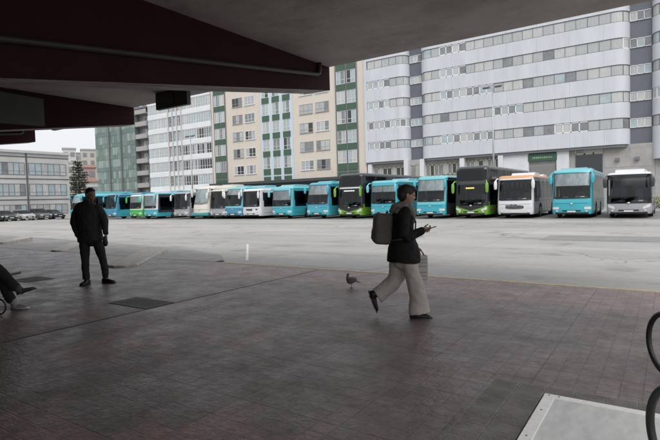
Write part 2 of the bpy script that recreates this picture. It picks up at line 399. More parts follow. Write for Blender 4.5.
# ring stands, far right
blk = mat('black_rubber', (.016, .016, .016), .45)
for (lat, dep, lab, yc) in ((2.612, 3.85, 'black ring stand at the right edge of the photo, the farther one', 0), (1.668, 2.36, 'black ring stand at the right edge of the photo, nearest the camera beside the hatch', 1)):
    c = CP(lat, dep); e = empty('ring_stand', c, YAW, lab, 'ring stand', 'black ring stands beside the hatch')
    r = MB(); r.tube([(0, math.cos(a) * .245, .29 + math.sin(a) * .245) for a in [2 * math.pi * i / 48 for i in range(48)]], .021, 12, close=True)
    r.build('ring', blk, e, smooth=True)
    b = MB(); b.tube([(0, 0, -.05), (0, 0, .055)], .024, 12); b.build('foot', mat('dark_steel', (.05, .05, .05), .4, .8), e, bevel=.004)
    if yc:
        b = MB(); b.ball((.02, -.02, .36), (.018, .05, .05)); b.build('yellow_reflector', mat('yellow_plastic', (.55, .5, .08), .4), e, smooth=True)

# ------------------------------------------------------------------ canopy
conc = mat('soffit_concrete', (.40, .375, .355), .85, noise=.16, nscale=1.1, dirt=(.24, .22, .205), dscale=.5, bump=.25, bscale=14)
red = mat('dark_red_paint', (.030, .007, .009), .75, spec=.2, noise=.25, nscale=1.2, bump=.1, bscale=30)
under = mat('board_marked_concrete', (.40, .375, .35), .85, noise=.55, nscale=3.0, bump=.8, bscale=9, dirt=(.16, .15, .14), dscale=1.6, stretch=(5, .5, 1))
pipe = mat('pipe_grey', (.04, .04, .038), .5, noise=.15, nscale=3)
can = empty('station_canopy', (0, 0, 0), 0, 'concrete canopy over the platform with deep dark red tapering beams', 'canopy')
TX = [XatY(333, KY), XatY(138, KY), XatY(39, KY)]
TX += [TX[2] - 6.1, TX[2] - 12.2]
SZ = 4.27
MB().box(-44, 1.9, -9, KY, SZ, SZ + .35).build('roof_slab', conc, can, bevel=.015)
def bz(y): return 3.79 + (y - KY) * .1425
for i, tx in enumerate([9, 9] + TX):
    if i < 2: continue
    x1, x0 = tx, tx - .52
    q = MB(); pl = [(KY, bz(KY)), (KY, SZ), (-1.0, SZ), (-1.0, bz(-1.0))]
    n = 4; vs = [(x0, y, z) for y, z in pl] + [(x1, y, z) for y, z in pl]
    q.add(vs, [(3, 2, 1, 0)], 0); q.add(vs, [(4, 5, 6, 7)], 0); q.add(vs, [(0, 1, 5, 4)], 0); q.add(vs, [(2, 3, 7, 6)], 0); q.add(vs, [(3, 0, 4, 7)], 1)
    b = q.build('beam', [red, under], can)
    if i in (2, 4, 5):
        def pz(y): return 3.28 + .1256 * (y - 2.43)
        t = MB(); yy = KY - .42; t.tube([(x1 + .045, -.9, pz(-.9)), (x1 + .045, yy - .08, pz(yy - .08)), (x1 + .045, yy - .02, pz(yy) + .03), (x1 + .045, yy, pz(yy) + .1), (x1 + .045, yy, SZ)], .042, 10)
        t.build('drain_pipe', pipe, b, smooth=True)
    if i == 3:
        pb = MB(); ya, yb = 3.6, YatX(49, tx + .03); pb.prism_x([(ya, SZ - .86), (yb, SZ - .80), (yb, SZ - .13), (ya, SZ - .05)], tx + .003, tx + .03)
        pb.build('beam_panel', mat('grey_green_panel', (.06, .07, .062), .6, noise=.1), b)
    MB().box(x0 - .05, x1 + .05, -1.6, -.95, -.02, SZ).build('column', red, can)
MB().box(-44, -3.2, -2.9, -2.6, -.02, SZ - .002).build('rear_wall', mat('rear_wall_brick', (.06, .045, .042), .8, noise=.2), can)  # unseen dark wall, added behind the platform to darken the left floor
MB().box(-44.3, -44, -9.3, 3, -.02, SZ + .3).build('side_wall', MT['rear_wall_brick'], can)  # unseen end wall, added to block light from the rear left
# hanging bay signs
sg = mat('sign_black', (.06, .062, .058), .5); sgw = mat('sign_digit', (.008, .008, .008), .5)
def baysign(pxa, pxb, label, digit):
    Y = 8.12; xa, xb = XatY(pxa, Y, 102), XatY(pxb, Y, 102)
    e = empty('bay_sign', ((xa + xb) / 2, Y, 3.85), 0, label, 'sign', 'bay number signs under the canopy'); hw = (xb - xa) / 2
    MB().box(-hw, hw, -.06, .06, 0, SZ - 3.85).build('sign_box', sg, e, bevel=.01)
    fr = MB(); fr.box(-hw + .03, hw - .03, -.066, -.0605, .03, .05); fr.box(-hw + .03, hw - .03, -.066, -.0605, .36, .38); fr.build('sign_trim', mat('sign_edge', (.05, .052, .05), .5), e)
    d = MB()
    if digit: d.box(.09, .15, -.068, -.0605, .07, .34); d.add([(-.0, -.067, .25), (.09, -.067, .34), (.09, -.067, .27)], [(0, 2, 1)]); d.build('sign_digit', sgw, e)
baysign(157.5, 189, 'dark box sign with the number 1 hanging under the canopy between two red beams', True)
baysign(52, 75, 'thin dark box sign hanging low behind the second red beam near the sky gap', False)

# ------------------------------------------------------------------ glass set
def glass(name, col, rough=.12, **k): return mat(name, col, rough, spec=.6, **k)
gl_dark = glass('window_dark', (.035, .04, .045))
gl_mid = glass('window_mid', (.20, .215, .225), .15, noise=.3, nscale=.9)
gl_pale = glass('window_blind', (.39, .41, .415), .3, noise=.15, nscale=1.3, stretch=(6, 1, .5))
gl_cyan = glass('window_pale_blue', (.36, .43, .46), .15, noise=.2, nscale=.8)
gl_curt = glass('window_curtain', (.47, .48, .47), .4, noise=.22, nscale=3.0, stretch=(8, 1, .3))
PANES = [gl_pale, gl_mid, gl_cyan, gl_curt, gl_dark]
fr_white = mat('frame_white', (.72, .73, .74), .5); fr_dark = mat('frame_grey', (.16, .165, .175), .5); fr_cream = mat('frame_cream', (.44, .42, .34), .5)

# ------------------------------------------------------------------ right hand building (pale blue grey office block)
BY = 66.0; Z0 = RZ
def px_x(px, Y=BY): return XatY(px, Y)
clad = mat('blue_grey_cladding', (.55, .572, .615), .5, noise=.06, nscale=.9, dirt=(.50, .52, .555), dscale=.8, stretch=(1, 1, .22))
clad_dk = mat('slate_cladding', (.125, .133, .165), .55, noise=.06, nscale=.5)
joint = mat('cladding_joint', (.36, .385, .44), .6)
base_c = mat('base_render', (.36, .35, .34), .85, noise=.12, nscale=.7, dirt=(.26, .25, .24), dscale=.5)
base_w = mat('base_white', (.62, .63, .66), .7, noise=.08, nscale=.8)
def fp(x0, x1, yf, yb, rl, rr, inset=0.0):
    P = []                                     # front path left -> right, then back
    x0 += inset; x1 -= inset; yf += inset
    if rl:
        rl_ = max(rl - inset, .05)
        for k in range(9): a = R(180 + 90 * k / 8); P.append((x0 + rl_ + math.cos(a) * rl_, yf + rl_ + math.sin(a) * rl_))
    else: P.append((x0, yf))
    if rr:
        rr_ = max(rr - inset, .05)
        for k in range(9): a = R(270 + 90 * k / 8); P.append((x1 - rr_ + math.cos(a) * rr_, yf + rr_ + math.sin(a) * rr_))
    else: P.append((x1, yf))
    return P, P + [(x1, yb), (x0, yb)]
def along(P, s):
    for i in range(len(P) - 1):
        a, b = Vector(P[i]), Vector(P[i + 1]); l = (b - a).length
        if s <= l or i == len(P) - 2: return a.lerp(b, min(1, s / l)), (b - a).normalized()
        s -= l
def plen(P): return sum((Vector(P[i + 1]) - Vector(P[i])).length for i in range(len(P) - 1))
def window_on_path(P, s0, s1, z0, z1, npane, frm, parent, choose, proj=.05, mull=.05):
    gl = MB(); f = MB(); step = (s1 - s0) / npane
    for k in range(npane):
        mi = choose(); a, b = s0 + k * step, s0 + (k + 1) * step; cols = []
        kk = 3 if step > .6 else 1
        for q in range(kk + 1):
            c, t = along(P, a + (b - a) * q / kk); cols.append(c)
        gl.grid([[(c.x, c.y, z) for c in cols] for z in (z0, z1)], fn=lambda i, j: mi)
        c, t = along(P, a); n = Vector((t.y, -t.x))
        M = Matrix(((t.x, -n.x, 0, c.x), (t.y, -n.y, 0, c.y), (0, 0, 1, 0), (0, 0, 0, 1)))
        f.box(-mull / 2, mull / 2, -proj, .01, z0, z1, M=M)
    for (za, zb) in ((z0, z0 + mull), (z1 - mull, z1)):
        K = max(2, int((s1 - s0) / .4)); rows = []
        for q in range(K + 1):
            c, t = along(P, s0 + (s1 - s0) * q / K); n = Vector((t.y, -t.x)); o = c + n * proj
            rows.append([(c.x, c.y, za), (o.x, o.y, za), (o.x, o.y, zb), (c.x, c.y, zb)])
        f.grid(rows, flip=True)
    o = f.build('window', frm, parent); g_ = gl.build('pane', PANES, o); return o
office = empty('office_block', (0, BY, Z0), 0, 'long pale blue grey block with ribbon windows, rounded ends and dark slate recesses', 'building')
office.location = (0, 0, 0)
xa, xb = px_x(366.5), px_x(408.5); xc, xd = px_x(421), px_x(630); xe, xf = px_x(652), px_x(652) + 30
NF = 6
def zf(i): return 6.85 + 3.0 * i
def pick_office():
    r = rnd.random(); return 3 if r < .40 else 0 if r < .86 else 2 if r < .93 else 1
for (x0, x1, rl, rr, nm) in ((xa, xb, 0, 1.3, 'w'), (xc, xd, 1.3, 1.5, 'm'), (xe, xf, 1.3, 0, 'e')):
    _, full = fp(x0, x1, BY, BY + 14, rl, rr)
    Pin, fin = fp(x0, x1, BY, BY + 14, rl, rr, .14)
    core = MB(); core.prism(fin, 6.55 if nm != 'e' else 5.0, 24.0); core.build('core_wall', fr_dark, office)
    for i in range(NF):
        z0 = zf(i); z1 = z0 + 1.78 if i < 5 else z0 + 1.55
        lo = z0 if not (nm == 'e' and i == 0) else 5.0
        f = MB(); f.prism(full, lo, z1); o = f.build('fascia', clad, office, bevel=.02)
        s = 1.9
        Pf, _ = fp(x0, x1, BY - .004, BY, rl, rr); TL = plen(Pf)
        while s < TL - 1.5:
            c, t = along(Pf, s); MB().box(c.x - .012, c.x + .012, c.y, c.y + .01, lo + .03, z1 - .03).build('panel_joint', joint, o); s += 3.62
    Pw, _ = fp(x0, x1, BY, BY + 14, rl, rr, .09); TL = plen(Pw)
    start = .55 if nm == 'w' else .1
    for i in range(5):
        z0, z1 = zf(i) + 1.80, zf(i + 1) - .02
        s = start
        if nm == 'w':
            c = MB(); c.box(x0 + .02, x0 + .5, BY + .001, BY + .2, z0 - .03, z1 + .03); c.build('end_pier', clad, office)
        while s < TL - .3:
            ln = min(3.62, TL - s - .02)
            if TL - s - ln < 1.0: ln = TL - s - .02
            sash = rnd.random() < .33; 
            window_on_path(Pw, s, s + ln - .04, z0, z1, max(1, round(ln / (.9 if sash else 1.2))), fr_white if sash else fr_dark, office,
                           (lambda: rnd.choice((1, 2, 1, 0, 3))) if sash else pick_office, proj=.04, mull=.11 if sash else .045)
            s += ln
    if nm == 'e': continue
for (x0, x1) in ((xb - .7, xc + .7), (xd - .8, xe + .7)):
    q = MB(); q.box(x0, x1, BY + 1.3, BY + 13, 5.5, 24.6); q.build('recess_wall', clad_dk, office)
    P = [(x0 + .7, BY + 1.24), (x1 - .7, BY + 1.24)]
    for i in range(5): window_on_path(P, .08, x1 - x0 - 1.45, zf(i) + 1.85, zf(i + 1) - .1, 3, fr_white, office, lambda: rnd.choice((0, 2, 3, 1)), .05, .06)
# ground storeys
bm_ = MB(); bm_.box(xa, xd + 1.2, BY + .9, BY + 13, Z0 - .1, 6.86); bm_.box(xd + 1.2, xe + .28, BY + .9, BY + 13, Z0 - .1, 6.86); bm_.build('base_wall', base_c, office)
bm_ = MB(); bm_.box(px_x(500), px_x(528), BY + .5, BY + .92, Z0 - .1, 6.84); bm_.box(px_x(556), px_x(568.5), BY + .5, BY + .92, Z0 - .1, 6.84); bm_.build('base_panel', base_w, office)
for px in (370, 406, 422, 462, 500.5):
    q = MB(); q.box(px_x(px) - .32, px_x(px) + .32, BY + .15, BY + .91, Z0 - .1, 6.84); q.build('pillar', base_w, office)
P = [(xa, BY + .86), (xe, BY + .86)]
for (pa, pb, n, z0, z1) in ((372.5, 403.5, 7, 4.2, 6.0), (409, 420, 2, 4.2, 6.2), (424.5, 441, 4, 4.3, 6.0), (442, 459.5, 4, 4.5, 6.1), (465, 481, 4, 4.6, 6.2), (482.5, 498, 4, 4.7, 6.3)):
    window_on_path(P, px_x(pa) - xa, px_x(pb) - xa, z0, z1, n, fr_cream, office, lambda: rnd.choice((1, 4, 0, 1)), .06, .14)
q = MB(); 
for (pa, pb) in ((372.5, 403.5), (424.5, 459.5), (465, 498)): q.box(px_x(pa), px_x(pb), BY + .8, BY + .9, Z0, 4.0)
q.build('shop_glazing', gl_dark, office)
sh = mat('roller_shutter', (.22, .22, .22), .55, .3, bump=.3, bscale=5, stretch=(.2, 1, 25))
MB().box(px_x(529.5), px_x(555), BY + .72, BY + .9, Z0, 4.9).build('shutter', sh, office)
grn = mat('green_sign', (.03, .10, .07), .5)
sgn = MB(); sgn.box(px_x(527.5), px_x(556.5), BY + .45, BY + .71, 5.55, 6.4); so = sgn.build('shop_sign', grn, office)
sgn = MB(); x = px_x(532)
for k_ in range(11):
    wv = rnd.uniform(.1, .2); sgn.box(x, x + wv, BY + .436, BY + .449, 5.85, 5.85 + rnd.uniform(.16, .26)); x += wv + .09
sgn.build('sign_lettering', mat('sign_gold', (.36, .35, .2), .5), so)
window_on_path(P, px_x(575) - xa, px_x(602) - xa, 6.0, 6.75, 3, fr_cream, office, lambda: rnd.choice((0, 1)), .08, .16)
q = MB(); q.box(px_x(575), px_x(602), BY + .75, BY + .9, 3.2, 5.9); q.build('dark_opening', gl_dark, office)
q = MB(); q.box(px_x(604), px_x(604) + .05, BY + .87, BY + .9, Z0, 6.8); q.box(px_x(630), px_x(630) + .05, BY + .87, BY + .9, Z0, 6.8); q.box(px_x(604), px_x(651), BY + .87, BY + .9, 4.3, 4.34); q.build('render_joint', joint, office)
for px in (617, 637):
    q = MB(); q.box(px_x(px) - .22, px_x(px) + .22, BY + .6, BY + .9, 5.0, 5.35); q.build('vent_box', fr_dark, office)
q = MB(); q.box(xe + .3, xf, BY + .9, BY + 13, Z0 - .1, 5.01); q.build('base_wall', base_c, office)
q = MB(); q.box(xa, xf, BY + .4, BY + 13.6, 24.0, 24.5); q.build('roof', fr_dark, office)

# ------------------------------------------------------------------ beige building
beige = mat('cream_render', (.62, .56, .495), .85, noise=.05, nscale=.9, dirt=(.55, .49, .43), dscale=.9, stretch=(1, 1, .18))
greenp = mat('green_panel', (.055, .105, .07), .5, noise=.1)
palebl = mat('pale_blue_pier', (.52, .60, .66), .6)
apt = empty('cream_apartment_block', (0, 0, 0), 0, 'cream rendered apartment block with three tall green and glass window strips', 'building')
ax0, ax1 = px_x(213.5), xa - .01
MB().box(ax0, ax1, BY + .3, BY + 14, 5.0, 25.5).build('wall', beige, apt)
MB().box(ax0, ax1, BY + 1.2, BY + 14, Z0 - .1, 5.01).build('base_wall', mat('dark_base', (.09, .09, .1), .7, noise=.2), apt)
MB().box(ax0, ax1, BY - .9, BY + 1.3, 4.55, 5.0).build('ground_floor_awning', mat('awning_dark', (.05, .06, .06), .6), apt)
win_src = None
def flat_window(parent, x, z, w_, h_, yf, npane, frm, choose, sill=True, mull=.06):
    f = MB(); 
    f.box(-w_ / 2 - .06, w_ / 2 + .06, -.05, .02, -.06, 0); f.box(-w_ / 2 - .06, w_ / 2 + .06, -.05, .02, h_, h_ + .06)
    for k in range(npane + 1):
        xx = -w_ / 2 + w_ * k / npane; f.box(xx - mull / 2, xx + mull / 2, -.048, .02, .001, h_ - .001)
    if w_ > 1.2: f.box(-w_ / 2 + .03, w_ / 2 - .03, -.045, .02, h_ * .3, h_ * .3 + .05)
    o = f.build('window', frm, parent, loc=(x, yf, z))
    g_ = MB()
    for k in range(npane): g_.box(-w_ / 2 + w_ * k / npane, -w_ / 2 + w_ * (k + 1) / npane, -.012, .015, .002, h_ - .002, mi=choose())
    g_.build('pane', PANES, o)
    if sill: MB().box(-w_ / 2 - .12, w_ / 2 + .12, -.12, -.052, -.12, -.055).build('sill', frm, o)
    return o
def pick_res(): return rnd.choice((0, 1, 2, 3, 0, 1, 4))
for (pa, pb) in ((234.6, 244.2), (246.8, 256.5), (301.3, 314), (317.3, 330.3)):
    x0, x1 = px_x(pa), px_x(pb)
    for i in range(7):
        z = 6.45 + i * 3.05; 
        if z > 24: continue
        flat_window(apt, (x0 + x1) / 2, z, x1 - x0, 1.45, BY + .28, 3, mat('frame_taupe', (.34, .33, .32), .5) if rnd.random() < .5 else fr_white, pick_res)
def gallery(pa, pb, ncol, offset):
    x0, x1 = px_x(pa), px_x(pb); cw = (x1 - x0) / ncol
    MB().box(x0 - .1, x1 + .1, BY + .12, BY + .32, 5.05, 25.4).build('gallery_back', palebl if ncol == 3 else fr_dark, apt)
    for c in range(ncol):
        xa_, xb_ = x0 + c * cw + cw * (.10 if ncol < 3 else .16), x0 + (c + 1) * cw - cw * (.06 if ncol < 3 else .16)
        for i in range(-1, 7):
            z = 6.0 + i * 3.05 + (offset * (c % 2))
            if z + .0 < 5.1: z0_ = 5.1
            else: z0_ = z
            if z0_ < 24.2: MB().box(xa_, xb_, BY + .02, BY + .118, z0_, z0_ + (1.05 if z0_ == z else .6)).build('green_spandrel', greenp, apt)
        for i in range(7):
            z = 6.0 + i * 3.05 + 1.05 + (offset * (c % 2))
            if z > 24: continue
            flat_window(apt, (xa_ + xb_) / 2, z + .06, xb_ - xa_ - .1, 1.88, BY + .10, 2, fr_white, pick_res, sill=False, mull=.05)
gallery(216.5, 227.5, 2, 0); gallery(263, 294, 3, .0); gallery(338, 358.5, 2, 0)
MB().box(ax0 + .02, ax1 - .02, BY + .35, BY + 13.9, 25.5, 25.9).build('roof', fr_dark, apt)

# ------------------------------------------------------------------ white glazed building
whitem = mat('white_panel', (.68, .70, .72), .45, noise=.06, nscale=.4)
wht = empty('white_glazed_block', (0, 0, 0), 0, 'white panelled block with glazed galleries and a stair strip of thin pinkish piers', 'building')
wx0, wx1 = px_x(150), px_x(212.6)
MB().box(wx0, wx1, BY + .6, BY + 14, Z0 - .1, 24.5).build('wall', mat('white_wall', (.5, .52, .55), .6), wht)
sx0, sx1 = px_x(170.5), px_x(183.5)
pier = mat('pier_grey', (.50, .48, .49), .7)
for i in range(7):
    z = 4.0 + i * 2.97
    for (x0, x1) in ((wx0, sx0 - .02), (sx1 + .02, wx1 - .02)):
        q = MB(); q.prism_x([(BY + .28, z + .10), (BY + .28, z + .98), (BY + .32, z + 1.02), (BY + .6, z + 1.02), (BY + .6, z), (BY + .36, z)], x0, x1); q.build('fascia', whitem, wht)
        n = 2; wl = (x1 - x0) / n
        for c in range(n):
            dark = (x0 > sx0) and i < 4 and rnd.random() < .6
            ch = (lambda: rnd.choice((4, 1, 4, 1, 0))) if dark else (lambda: rnd.choice((0, 2, 2, 3, 0, 2)))
            flat_window(wht, x0 + wl * (c + .5), z + 1.08, wl - .12, 1.80, BY + .42, 6, fr_white, ch, sill=False, mull=.07)
    q = MB(); q.box(sx0, sx1, BY + .3, BY + .6, z + .1, z + 1.0); q.build('stair_parapet', whitem, wht)
    flat_window(wht, (sx0 + sx1) / 2, z + 1.1, sx1 - sx0 - .3, 1.75, BY + .5, 4, fr_white, lambda: rnd.choice((0, 2, 1)), sill=False)
for t in (0.0, .33, .66, 1.0):
    x = sx0 + (sx1 - sx0) * t; q = MB(); q.box(x - .11, x + .11, BY + .1, BY + .3, 3.5, 24.6); q.build('pier', pier, wht)
MB().box(wx0 - .01, wx1 - .02, BY - .6, BY + .59, 3.2, 3.95).build('shop_canopy', whitem, wht)
pk = MB()
for k_ in range(3): pk.box(px_x(175.5) + k_ * .75, px_x(175.5) + k_ * .75 + .5, BY - .63, BY - .6, 3.45, 3.8)
pk.build('pink_lettering', mat('pink_letters', (.7, .25, .32), .5), wht)
MB().box(wx0 + .1, wx1 - .1, BY + .35, BY + .59, Z0, 3.1).build('shop_glazing', gl_dark, wht)
MB().box(wx0, wx1 - .02, BY + .5, BY + 13.9, 24.5, 25).build('roof', fr_dark, wht)

# ------------------------------------------------------------------ balcony building and green glass tower
BY2 = 70.0
bal = empty('balcony_block', (0, 0, 0), 0, 'narrow grey block with stacked open balconies between the green and white blocks', 'building')
bx0, bx1 = px_x(137.4, BY2), px_x(150.5, BY2)
MB().box(bx0, bx1, BY2 + 1.5, BY2 + 14, Z0 - .1, 23).build('wall', mat('balcony_wall', (.22, .225, .22), .8, noise=.1), bal)
for i in range(8):
    z = 2.6 + i * 2.75
    q = MB(); q.box(bx0 + .1, bx1 - .6, BY2 + .2, BY2 + 1.5, z, z + .18); q.box(bx0 + .1, bx1 - .6, BY2 + .2, BY2 + .3, z + .18, z + 1.0); q.build('balcony', mat('balcony_concrete', (.36, .35, .34), .8, noise=.15), bal)
    flat_window(bal, (bx0 + bx1) / 2 - .3, z + .25, 1.3, 1.9, BY2 + 1.46, 2, fr_white, lambda: rnd.choice((4, 1, 0)), sill=False)
MB().box(bx0 - .2, bx1, BY2 + .1, BY2 + 14.1, 23, 23.4).build('roof', fr_dark, bal)
twr = empty('green_glass_tower', (0, 0, 0), 0, 'green tinted glass tower with two dark vertical lines, left of the balcony block', 'building')
tx0, tx1 = px_x(97.5, BY2), px_x(137.3, BY2)
ggl = glass('green_glass', (.16, .22, .20), .12, noise=.3, nscale=.35); ggl2 = glass('green_glass_dark', (.12, .17, .155), .12, noise=.2, nscale=.4); ggl3 = glass('green_glass_pale', (.23, .30, .275), .2, noise=.2, nscale=.6)
MB().box(tx0, tx1 - .02, BY2 + .3, BY2 + 13, Z0 - .1, 23.5).build('core_wall', fr_dark, twr)
curt = MB(); nb = 16
for i in range(8):
    for c in range(nb):
        xx0 = tx0 + (tx1 - .02 - tx0) * c / nb; xx1 = tx0 + (tx1 - .02 - tx0) * (c + 1) / nb; z = 1.2 + i * 2.8
        for (za, zb, pr) in ((z + .03, z + 1.0, (1, 1, 0)), (z + 1.03, z + 2.77, (0, 0, 2, 1, 0, 2))):
            curt.box(xx0 + .03, xx1 - .03, BY2 + .2, BY2 + .298, za, zb, mi=rnd.choice(pr))
curt.build('curtain_wall', [ggl, ggl2, ggl3], twr)
for px in (111.5, 123.3): MB().box(px_x(px, BY2) - .16, px_x(px, BY2) + .16, BY2 - .1, BY2 + .299, Z0, 23.6).build('vertical_fin', fr_dark, twr)
MB().box(tx0 - .1, tx1 - .03, BY2 + .1, BY2 + 13.2, 23.5, 23.9).build('roof', fr_dark, twr)
# pharmacy cross
cr = MB(); cr.box(-.18, .18, -.06, .06, -.5, .5); cr.box(-.5, -.181, -.06, .06, -.18, .18); cr.box(.181, .5, -.06, .06, -.18, .18)
ce = cr.build('pharmacy_cross', mat('green_led', (.02, .5, .15), .5, emit=(.05, .9, .3, .8))); ce.location = (px_x(147.2, 62), 62, 2.9)
tag(ce, 'small lit green cross sign standing out above the buses under the balcony block', 'sign')
MB().tube([(0, .0, -.5), (0, 0, -3.15)], .06).build('sign_post', fr_dark, ce)

# ------------------------------------------------------------------ low building on the left (faces +X)
LX = -78.5
low = empty('low_office_building', (0, 0, 0), 0, 'low grey three storey building with bands of square windows behind the parked cars', 'building')
lgrey = mat('low_render', (.52, .515, .50), .8, noise=.07, nscale=.6, dirt=(.44, .435, .42), dscale=.4)
lgap = mat('low_dark_band', (.10, .10, .11), .7)
yE = YatX(70.5, LX); 
MB().box(LX - 14, LX, 10, yE, Z0 - .1, 9.55).build('wall', lgrey, low)
q = MB(); q.box(LX - 14.2, LX + .3, 9.8, yE + .25, 9.55, 9.95); q.build('cornice', lgrey, low, bevel=.03)
for z in (8.95, 5.72, 2.65): MB().box(LX - .2, LX + .06, 10, yE + .02, z, z + .12).build('string_course', lgap, low)
def side_window(parent, y0, y1, z0, z1, n, chooser):
    o = empty('window', (LX, (y0 + y1) / 2, z0)); o.parent = parent
    f = MB(); h = (y1 - y0) / 2
    for (a, b_, c, d) in ((-h, h, 0, .07), (-h, h, z1 - z0 - .07, z1 - z0)): f.box(0, .05, a, b_, c, d)
    for k in range(n + 1):
        yy = -h + 2 * h * k / n; f.box(0, .045, yy - .04, yy + .04, .071, z1 - z0 - .071)
    f.box(0, .04, -h, h, (z1 - z0) * .3, (z1 - z0) * .3 + .04)
    f.build('window_frame', fr_dark, o)
    g_ = MB()
    for k in range(n): g_.box(.001, .02, -h + 2 * h * k / n, -h + 2 * h * (k + 1) / n, .05, z1 - z0 - .05, mi=chooser())
    g_.build('pane', PANES, o)
yA = [YatX(p, LX) for p in (30.5, 67.5)]; yB = [YatX(p, LX) for p in (-8, 26.5)]
for (z0, z1) in ((6.35, 8.15), (3.25, 5.05), (.5, 2.0)):
    side_window(low, yA[0], yA[1], z0, z1, 6, lambda: rnd.choice((2, 0, 0, 3, 2)))
    side_window(low, yB[0], yB[1], z0, z1, 6, lambda: rnd.choice((0, 2, 1, 3)))
yp = YatX(28.5, LX); MB().box(LX, LX + .12, yp - .09, yp + .09, Z0, 9.5).build('downpipe', lgap, low)

# ------------------------------------------------------------------ far houses and hill
hillm = mat('hill_ground', (.07, .085, .05), .9, noise=.3, nscale=.05)
hl = MB(); P = []
for i in range(15):
    row = []
    for j in range(21):
        X = -330 + j * 22; Y = 95 + i * 22; hgt = max(0, math.sin(min(1, i / 12) * math.pi / 2)) * 30 * math.exp(-((X + 190) / 90) ** 2) + math.sin(i * 1.3 + j) * .6
        row.append((X, Y, RZ - .3 + max(0, hgt) if i else RZ - .4))
    P.append(row)
hl.grid(P); tag(hl.build('hill', hillm, smooth=True), kind='structure')
hm = [mat('house_white', (.50, .50, .49), .8, noise=.08), mat('house_grey', (.34, .34, .34), .8, noise=.08), mat('house_rose', (.36, .25, .235), .8, noise=.08), mat('house_cream', (.46, .43, .39), .8, noise=.08)]
roofr = mat('roof_tile', (.27, .16, .13), .8, noise=.2)
def far_block(px0, px1, ytop, dist, m, lab, pitched=False, ybot=None):
    pa, pb = ray(px0, hor(px0)), ray(px1, hor(px1)); yaw2 = math.atan2(pa.x, -pa.y) if False else 0
    sc = dist / 500.0; z1 = EYE + (hor((px0 + px1) / 2) - ytop) * sc
    c = CP(((px0 + px1) / 2 - 330) * sc, dist); wd = (px1 - px0) * sc
    e = empty('far_house', (c.x, c.y, 0), YAW + R(28), lab, 'building', 'pale houses on the far slope')
    hw = wd / 2 / math.cos(R(28)) * .78; dp = hw * 1.2
    MB().box(-hw, hw, -dp / 2, dp, -1, z1).build('wall', m, e)
    if pitched: 
        q = MB(); q.prism_x([(-dp / 2 - .4, z1), (dp + .4, z1), (dp / 4, z1 + hw * .45)], -hw - .3, hw + .3); q.build('roof', roofr, e)
    else: MB().box(-hw - .2, hw + .2, -dp / 2 - .2, dp + .2, z1, z1 + .6).build('roof', hm[1], e)
    nz = int(z1 / 3.2); nx = max(2, int(hw * 2 / 3.2))
    src = None
    for i in range(max(0, nz - 9), nz):
        for k_ in range(nx):
            if src is None: src = MB().box(-.7, .7, -.12, .05, 0, 1.6).mesh('window', [gl_mid])
            o = bpy.data.objects.new('window', src); COL.objects.link(o); o.parent = e; o.location = (-hw + (k_ + .5) * 2 * hw / nx, -dp / 2, z1 - (nz - i) * 3.1 + .4)
far_block(66, 79, 150, 190, hm[0], 'tall white far house just right of the low grey building')
far_block(78, 87, 154, 240, hm[1], 'grey far house between the tall white one and the pale one by the green tower')
far_block(84, 99, 151, 210, hm[3], 'pale far house partly hidden by the green glass tower', False)
far_block(82, 98, 168, 150, hm[2], 'rose coloured far house with tiled roof, low beside the green tower', True)
far_block(88, 99, 182, 110, hm[0], 'low pale far house nearest the foot of the green tower', True)
far_block(70, 84, 164, 170, hm[3], 'cream far house partly hidden behind the conifer', False)

# ------------------------------------------------------------------ trees
bark = mat('bark', (.09, .07, .055), .9, noise=.3, nscale=4, bump=.6, bscale=15)
leafm = mat('conifer_leaf', (.05, .065, .045), .7, noise=.4, nscale=1.5)
leaf2 = mat('conifer_leaf_light', (.10, .12, .085), .7, noise=.3, nscale=2)
def conifer(loc, H, wid, label, seed, group=None):
    r = random.Random(seed); e = empty('conifer_tree', loc, 0, label, 'tree', group)
    t = MB(); t.tube([(0, 0, -.3), (.05, .05, H * .5), (0, 0, H)], [.28, .16, .03], 8); 
    lf = MB()
    nl = int(H * 2.0)
    for i in range(nl):
        z = 1.2 + (H - 1.4) * i / nl; rad = wid * (1 - (z / H)) ** .8 * r.uniform(.75, 1.1) + .25
        nb = r.randint(4, 6); a0 = r.uniform(0, 6.28)
        for k_ in range(nb):
            a = a0 + 6.283 * k_ / nb + r.uniform(-.25, .25); L_ = rad * r.uniform(.7, 1.15)
            tip = Vector((math.cos(a) * L_, math.sin(a) * L_, z - L_ * .12 + .3))
            t.tube([(0, 0, z), tip * .5 + Vector((0, 0, z * .5 + .05)), tip], [.05, .03, .012], 4)
            for q in range(int(18 + L_ * 22)):
                s = r.uniform(.2, 1.05); c = Vector((0, 0, z)).lerp(tip, s) + Vector((r.gauss(0, .13), r.gauss(0, .13), r.gauss(-.03, .1)))
                u = Vector((r.gauss(0, 1), r.gauss(0, 1), r.gauss(0, .6))).normalized() * r.uniform(.10, .2); v = u.orthogonal().normalized() * r.uniform(.05, .1)
                lf.add([c - u, c + v, c + u, c - v], [(0, 1, 2, 3)], 1 if r.random() < .3 else 0)
    t.build('trunk', bark, e); lf.build('crown', [leafm, leaf2], e)
c = CP((80.5 - 330) * 92 / 500, 92, RZ); conifer(c, 10.3, 3.6, 'dark tiered conifer between the low grey building and the green tower', 3)
c = CP((90 - 330) * 96 / 500, 96, RZ); conifer(c, 4.5, 2.4, 'short conifer beside the tall one, at the foot of the green tower', 5)

